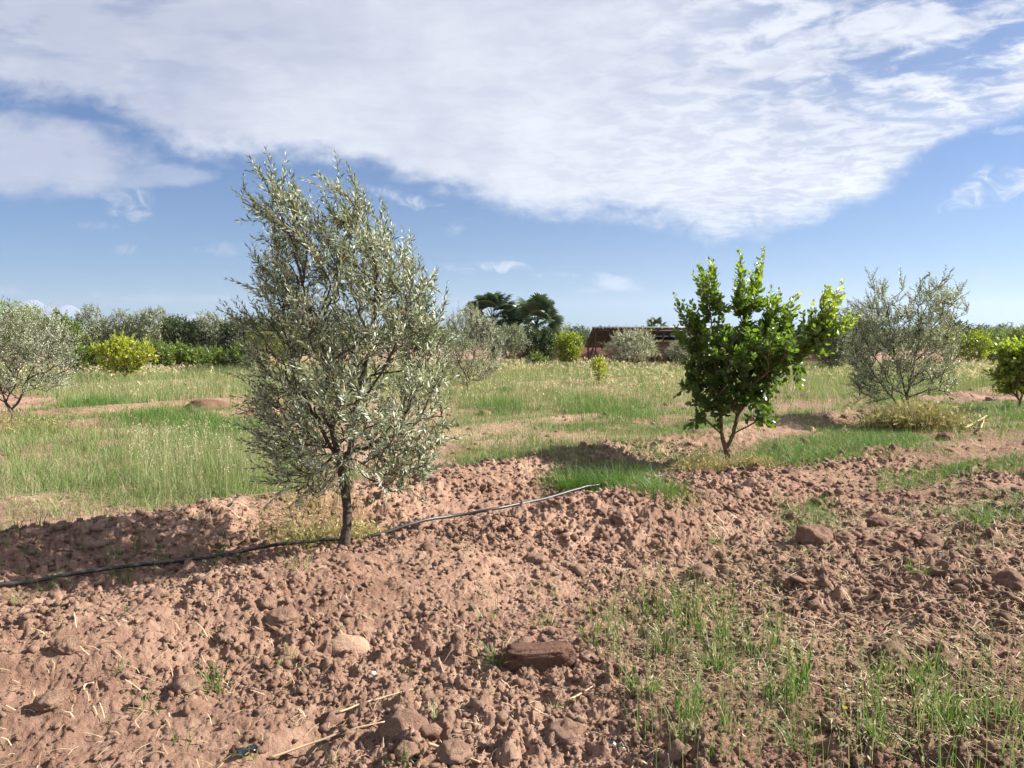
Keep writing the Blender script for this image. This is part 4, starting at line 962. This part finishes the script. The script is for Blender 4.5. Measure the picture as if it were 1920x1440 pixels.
for px, py, n, h, lab in [(935, 1245, 60, (.06, .17), 'upright green grass plant left of the dark clod'), (400, 1285, 55, (.04, .13), 'grass plant in the hollow left of centre'), (345, 1405, 7, (.08, .17), 'slender seedling beside the wheel rut'),
    (480, 1415, 6, (.09, .18), 'tall seedling above the left black plastic scrap'), (268, 1335, 14, (.05, .13), 'flattened green grass blades on the left soil'), (97, 1190, 6, (.05, .12), 'thin seedling near the left edge'), (45, 1130, 26, (.06, .2), 'green grass plant by the pipe at the left edge'),
    (90, 1105, 30, (.05, .18), 'spreading grass plant beside the clod by the pipe'), (240, 1090, 26, (.05, .18), 'upright grass plant behind the pipe on the left'), (15, 1000, 22, (.1, .3), 'dark grass stalks standing at the left edge'), (540, 1245, 30, (.03, .08), 'small grass plant left of the flat stone'),
    (625, 1430, 5, (.06, .14), 'seedling at the bottom edge left of the canes'), (770, 1265, 20, (.03, .07), 'little green sprout right of the white pebble'), (1495, 1075, 20, (.04, .12), 'sprout near the middle right bank foot'), (1340, 1025, 50, (.04, .13), 'green tuft at the foot of the bank'),
    (1455, 1310, 60, (.08, .2), 'leafy green grass plant in the right foreground'),
    (1290, 1345, 70, (.1, .3), 'tall dense grass plant among the cereal grass, left of the leafy one'), (1205, 1300, 45, (.1, .26), 'grass plant at the left rim of the foreground grass'), (1345, 1255, 60, (.1, .28), 'upright grass plant at the middle of the foreground grass'),
    (1250, 1215, 45, (.08, .24), 'grass plant in the upper part of the foreground grass'), (1500, 1400, 50, (.08, .24), 'grass plant near the bottom edge under the leafy one'), (1650, 1400, 50, (.08, .24), 'grass plant at the bottom edge right of the yellow flower'),
    (1780, 1375, 60, (.08, .25), 'thick green grass plant in the bottom right corner area'), (1885, 1350, 50, (.1, .28), 'tall grass plant at the right edge near the bottom'), (1650, 1275, 30, (.06, .2), 'grass plant above the yellow flower to the right'), (1110, 1210, 30, (.06, .2), 'thin grass plant right of the fibrous clod'),
    (1840, 990, 90, (.06, .2), 'green weed patch plant at the right edge of the field'), (1720, 1075, 60, (.05, .18), 'green plant on the darker clods at the right'), (565, 1075, 16, (.08, .25), 'tall weed stalk before the big olive'), (1180, 925, 60, (.06, .15), 'short grass where the pipe vanishes')]:
    tuft('grass_plant', lab, px, py, n, h, (.0042 if n < 41 else .0065) if n > 15 else .006, .22, .022 if n < 12 else .035, .55, GS, .08, cat='grass plant')

# straw litter
def straw():
    def lay(x, y, l, w, t, lift=.012):
        n = len(x); a = R.uniform(0, pi, n); d = np.stack([np.cos(a)*l, np.sin(a)*l, np.zeros(n)], -1); z0 = H(x, y); z1 = H(x+d[:, 0], y+d[:, 1])
        A = np.stack([x, y, z0+lift], -1); B = A+d; B[:, 2] = z1+lift; s = np.stack([-np.sin(a), np.cos(a), np.zeros(n)], -1)*w[:, None]; C = (A+B)/2+s*R.uniform(-4, 4, n)[:, None]; C[:, 2] = np.maximum(C[:, 2], H(C[:, 0], C[:, 1]))+.004
        V = np.stack([A-s, A+s, C-s, C+s, B-s, B+s], 1).reshape(-1, 3); i = np.arange(n)*6
        return V, np.concatenate([np.stack([i, i+1, i+3, i+2], -1), np.stack([i+2, i+3, i+5, i+4], -1)]), np.repeat(t, 6)
    gs = []
    for poly, d, lr in [(gpoly([(1150, 1500), (1250, 1000), (1500, 950), (2100, 920), (2200, 1500)]), 520, (.03, .13)), (gpoly([(-100, 1500), (-200, 1100), (600, 1060), (1250, 980), (1150, 1500)]), 170, (.02, .08)),
                        (gpoly([(-100, 990), (-100, 880), (500, 900), (600, 950), (400, 1000)]), 420, (.06, .2)), (gpoly([(800, 900), (840, 790), (1700, 790), (1500, 900)]), 45, (.06, .2)), (gpoly([(1480, 830), (1400, 740), (1600, 720), (1900, 760), (1900, 860)]), 30, (.08, .2))]:
        n = int(area(poly)*d); x, y = sample(poly, n); k = R.uniform(0, 1, n) < smooth(fbm(x, y, 1.1, 3, 36), -.2, .15); x, y = x[k], y[k]; n = len(x)
        gs.append(lay(x, y, R.uniform(*lr, n), np.maximum(.0016, np.hypot(x, y)*.00032)*R.uniform(.7, 1.3, n), R.uniform(0, 1, n)))
    o = grassify('straw_litter', 'dry straw lying loose over the soil', gs, M_straw); o['category'] = 'straw'
straw()

# ------------------------------------------------------------------ pipe, stones, sticks
def pipe():
    pts = [(-420, 1190), (-150, 1133), (0, 1109), (60, 1100), (150, 1087), (250, 1071), (380, 1052), (470, 1037), (530, 1031), (600, 1024), (690, 1014), (780, 996), (860, 979), (930, 968), (1010, 950), (1075, 934), (1115, 924), (1180, 908), (1240, 893), (1310, 888), (1360, 888), (1420, 874), (1490, 861), (1540, 846), (1600, 838), (1700, 822)]
    G_ = np.array([px2s(a, b) for a, b in pts]); t = np.linspace(0, len(G_)-1, 420); i = np.arange(len(G_))
    x = np.interp(t, i, G_[:, 0]); y = np.interp(t, i, G_[:, 1]); k = np.ones(9)/9
    xs = np.convolve(np.pad(x, 4, 'edge'), k, 'valid'); ys = np.convolve(np.pad(y, 4, 'edge'), k, 'valid')
    z = np.maximum.reduce([H(xs+dx, ys+dy) for dx in (-.02, 0, .02) for dy in (-.02, .0)]); z = np.maximum.reduce([np.roll(z, k) for k in range(-6, 7)]); z = np.convolve(np.pad(z, 8, 'edge'), np.ones(17)/17, 'valid')+.014
    t_ = np.arange(len(z)); bury = -.075*np.clip((t_-262)/30., 0, 1)+.008*np.sin(t_*.11)+.03*np.clip((t_-195)/20., 0, 1)
    g = Geo(); g.add(*tube(np.stack([xs, ys, z+bury], -1), .0135, 10))
    o = add_obj('irrigation_pipe', g.mesh('irrigation_pipe'), M_pipe); tag(o, 'long black irrigation pipe lying along the tree row', 'pipe')
pipe()
def lump(name, label, px, py, dims, rz, mat, seed, rough=.25, freq=1.6, sink=.25, cat='clod', group=None, shape=None, fine=.05):
    V, F = ICO4; V = V.copy()
    if cat == 'stone':
        V[:, 2] -= .5*np.exp(-((V[:, 0]-.15)/.22)**2-((V[:, 1]-.8)/.5)**2); V[:, 2] -= .12*np.exp(-((V[:, 1]+.45+.5*V[:, 0])/.07)**2)
    if shape == 'slab': V = np.sign(V)*np.abs(V)**.55
    d = 1+rough*2*n3(V, freq, seed)+fine*3*n3(V, freq*3.5, seed+9)+fine*2.2*(.25-np.abs(n3(V, freq*8, seed+19)))+fine*1.2*n3(V, freq*16, seed+29); V = V*d[:, None]*np.array(dims)/2
    c, s = cos(rz), sin(rz); V[:, :2] = V[:, :2] @ np.array([[c, s], [-s, c]])
    x, y = px2s(px, py); z = float(H(np.array([x]), np.array([y]))[0])
    o = add_obj(name, mesh(name, V, [F]), mat, None, (x, y, z+dims[2]*(.5-sink))); return tag(o, label, cat, group)
lump('flat_stone', 'smooth pale pinkish flat stone in the foreground soil', 645, 1205, (.25, .15, .11), -.1, M_stone, 5, .26, 1.5, .6, 'stone', None, None, .03)
lump('fibrous_clod', 'long dark brown fibrous clod with straw in the foreground', 1008, 1245, (.32, .13, .12), .12, M_darkclod, 8, .2, 2, .2, 'clod', None, 'slab', .13)
lump('pebble', 'small white pebble right below the flat stone', 700, 1263, (.03, .026, .022), 0, mat_simple('white_pebble', (.75, .68, .58), .6, 30, .1), 3, .08, 1, .2, 'pebble', None, None, 0)
GC = 'large soil clods lying loose'
for px, py, d, rz, lab, mt in [(530, 1172, .15, .3, 'big rounded clod at the top of the bank left of the stone', M_clod), (425, 1190, .11, 1, 'clod left of the big rounded clod on the bank', M_clod), (1058, 1378, .17, .5, 'big cracked clod beside the black plastic scrap', M_clod),
    (760, 1385, .16, .2, 'broad clod below the canes in the bottom middle', M_clod), (765, 1425, .10, .9, 'round clod at the bottom edge under the canes', M_clod), (850, 1425, .11, .4, 'clod at the end of the short cane', M_clod), (100, 1325, .12, 1.2, 'clod on the left crumbly soil', M_clod),
    (125, 1222, .10, .2, 'dark sided clod near the left edge', M_clod), (155, 1103, .10, .1, 'clod touching the pipe on the left', M_clod), (350, 1300, .12, 0, 'flat clod under the hollow grass plant', M_clod), (1647, 985, .22, .4, 'dark pointed clod standing on the right field', M_darkclod),
    (1525, 1018, .25, .3, 'broad clod left of the dark pointed clod', M_clod), (1580, 1015, .16, 1, 'small clod between the broad and pointed clods', M_clod), (1745, 1020, .2, .6, 'rounded pale clod on the right field', M_clod), (1312, 1080, .17, .2, 'pale clod on the smooth patch below the bank', M_clod),
    (1468, 1105, .12, .7, 'rounded dark clod in the middle right', M_clod), (1548, 1085, .12, .3, 'round clod right of the rounded dark clod', M_clod), (1328, 895, .13, .1, 'dark clod at the fruit tree foot', M_darkclod), (1005, 1050, .13, .2, 'clod in the middle of the bank', M_clod),
    (1165, 985, .14, .5, 'clod high on the bank below the pipe', M_clod), (1385, 930, .18, .2, 'brown clod on the bank crest', M_clod), (1770, 825, .25, .4, 'dark clod right of the ochre weeds', M_darkclod), (1770, 1245, .14, .1, 'reddish clod in the far right foreground', M_clod), (1670, 1230, .13, .8, 'reddish clod left of its twin in the right foreground', M_clod), (1890, 1100, .17, .8, 'knobbly clod near the right edge', M_clod), (500, 1140, .09, .3, 'small clod above the big rounded clod', M_clod)]:
    lump('soil_clod', lab, px, py, (d, d*R.uniform(.7, 1), d*R.uniform(.6, .8)), rz, mt, int(px), .34, 1.9, .36, 'clod', GC, None, .13)
lump('soil_mound', 'dark earth mound behind the green grass on the left', 385, 772, (.9, .6, .36), 0, M_darkclod, 4, .3, 1.6, .3, 'mound', None, None, .1)
def stick(name, label, a, b, r, mat, cat='stick', lift=.02, bend=.01, group=None, kinks=0):
    A = np.array(px2s(*a)); B = np.array(px2s(*b)); n = 24; t = np.linspace(0, 1, n)[:, None]; P = A+(B-A)*t; P += R.normal(0, bend, 2)*np.sin(t*pi)
    h = H(P[:, 0], P[:, 1]); zl = np.linspace(h[:6].max(), h[-6:].max(), n); z = np.maximum(zl, h-.01)+lift*.5; z = np.convolve(np.pad(z, 3, 'edge'), np.ones(7)/7, 'valid')
    C = np.array([P[0, 0], P[0, 1], z[0]]); Q = np.stack([P[:, 0], P[:, 1], z], -1)-C; rr = r*(1-.45*t[:, 0])*(1+.12*(np.arange(n) % 6 == 0)); g = Geo(); g.add(*tube(Q, rr, 7))
    return tag(add_obj(name, g.mesh(name), mat, None, tuple(C)), label, cat, group)
GK = 'dry canes and twigs on the soil'
stick('dry_cane', 'long dry cane slanting up to the right in the bottom middle', (635, 1358), (775, 1296), .0045, M_dry, group=GK)
stick('dry_cane', 'longest dry cane low in the bottom left middle', (505, 1422), (722, 1368), .005, M_dry, group=GK)
stick('dry_cane', 'short thick cane piece at the bottom edge', (802, 1413), (900, 1434), .007, M_dry, group=GK)
stick('dry_cane', 'short dry cane right of the fibrous clod', (1068, 1308), (1115, 1280), .005, M_dry, group=GK)
stick('dry_cane', 'small curved dry stalk on the left soil', (158, 1314), (176, 1302), .005, M_dry, group=GK)
stick('dry_cane', 'thin dry stalk crossing the bottom right grass', (1640, 1345), (1760, 1320), .004, M_dry, group=GK)
stick('fallen_branch', 'bleached fallen branch on the ground at the right', (1808, 812), (1850, 785), .02, M_dry, 'branch', .1, group=GK)
stick('fallen_branch', 'shorter bleached branch crossing the other at the right', (1838, 812), (1846, 785), .015, M_dry, 'branch', .1, group=GK)
def scrap(label, px, py, s, seed):
    n = 14; u, v = np.meshgrid(np.linspace(-1, 1, n), np.linspace(-1, 1, n)); X = u.ravel()*s*(1+.3*(vn(v.ravel()*2+9, u.ravel()*0+3, seed)-.5)); Yy = v.ravel()*s*.55
    Z = .5*s*(vn(u.ravel()*2.5+5, v.ravel()*2.5+5, seed)+.5*vn(u.ravel()*6+5, v.ravel()*6+5, seed+1)-.4)
    x, y = px2s(px, py); z = float(H(np.array([x]), np.array([y]))[0]); V = np.stack([X, Yy, Z], -1); V2 = V-np.array([0, 0, .0015])
    i, j = np.meshgrid(np.arange(n-1), np.arange(n-1)); a = (j*n+i).ravel(); F = np.stack([a, a+1, a+n+1, a+n], -1)
    o = add_obj('plastic_scrap', mesh('plastic_scrap', np.concatenate([V, V2]), [F, F[:, ::-1]+n*n]), M_plastic, None, (x, y, z+.012), .5); tag(o, label, 'plastic scrap', 'black plastic scraps')
scrap('crumpled black plastic scrap right of the big cracked clod', 1145, 1400, .05, 3)
scrap('black plastic scrap at the foot of the left seedling', 463, 1415, .035, 7)
scrap('small black scrap among the clods on the right field', 1742, 1012, .05, 9)
def flower():
    L = loc_px(1583, 1350); z = float(H(np.array([L[0]]), np.array([L[1]]))[0]); e = empty('yellow_flower', (L[0], L[1], z), 'single small yellow flower in the right foreground', 'flower')
    g = Geo(); g.add(*tube([(0, 0, -.01), (.002, 0, .03), (.0, -.003, .055)], .0012, 5)); add_obj('stem', g.mesh('stem'), M_green, e)
    a = np.arange(14)*2*pi/14; D = np.stack([np.cos(a), np.sin(a)-.5, .25+0*a], -1); V, F, t = leaves(np.tile([[0, -.003, .055]], (14, 1)), D, np.tile([[0, 0, 1.]], (14, 1)), .012, .005, a*0+.5); g = Geo(); g.add(V, [F], t)
    add_obj('petals', g.mesh('petals', False), mat_simple('yellow_petal', (.75, .55, .03), .6, 10, .1), e)
flower()

# ------------------------------------------------------------------ mountains
def mountains():
    Y0 = 9000.0; n, m = 260, 40; px = np.linspace(-700, 760, n); x = (px-960)/FPX*Y0
    prof = np.interp(px, [-700, -300, -60, 20, 45, 60, 68, 90, 102, 118, 132, 146, 170, 240, 330, 352, 372, 392, 430, 560, 760], [590, 575, 560, 572, 566, 558, 556, 572, 568, 574, 566, 575, 588, 594, 592, 588, 584, 590, 594, 606, 628])
    top = (640-prof)/FPX*Y0; v = np.linspace(-1, 1, m)
    Xg, Vg = np.meshgrid(x, v); Tg = np.tile(top, (m, 1)); Yg = Y0+Vg*2200
    rid = np.abs(fbm(Xg, Yg, 1/420., 4, 7))*2
    Z = Tg*(1-np.abs(Vg)**.8)-rid*150*np.minimum(1, np.abs(Vg)*4)*(Tg/500)-3
    V = np.stack([Xg, Yg, Z], -1).reshape(-1, 3); i, j = np.meshgrid(np.arange(n-1), np.arange(m-1)); a = (j*n+i).ravel()
    mt, nt, b, o = new_mat('snowy_rock'); g = nt.nodes.new('ShaderNodeNewGeometry'); s = nt.nodes.new('ShaderNodeSeparateXYZ'); nt.links.new(g.outputs['Position'], s.inputs[0])
    nz = tex_noise(nt, .006, 6, .65); hh = math_n(nt, 'ADD', math_n(nt, 'MULTIPLY', s.outputs[2], .0008), math_n(nt, 'MULTIPLY', nz, .6))
    nt.links.new(ramp(nt, hh, [(0, (.15, .17, .23)), (.68, (.18, .20, .26)), (.84, (.34, .36, .42))]), b.inputs['Base Color']); b.inputs['Roughness'].default_value = .9
    ob = add_obj('mountains', mesh('mountains', V, [np.stack([a, a+1, a+n+1, a+n], -1)]), mt); tag(ob, kind='structure')
mountains()
def haze():
    g = Geo(); g.add(*box((0, 0, 0), (24500, 24500, 1))); me = g.mesh('haze', False); V = np.array([v.co[:] for v in me.vertices]); V[:, 2] = np.where(V[:, 2] > 0, 600, -8); me.vertices.foreach_set('co', V.ravel().astype(np.float32))
    m = bpy.data.materials.new('haze_air'); m.use_nodes = True; nt = m.node_tree; nt.nodes.clear(); o = nt.nodes.new('ShaderNodeOutputMaterial'); p = nt.nodes.new('ShaderNodeVolumePrincipled')
    p.inputs['Color'].default_value = (.62, .73, .88, 1); p.inputs['Density'].default_value = .00009; p.inputs['Anisotropy'].default_value = .2; nt.links.new(p.outputs[0], o.inputs['Volume'])
    ob = add_obj('haze', me, m); tag(ob, 'thin pale air haze over the whole plain', kind='stuff')
haze()
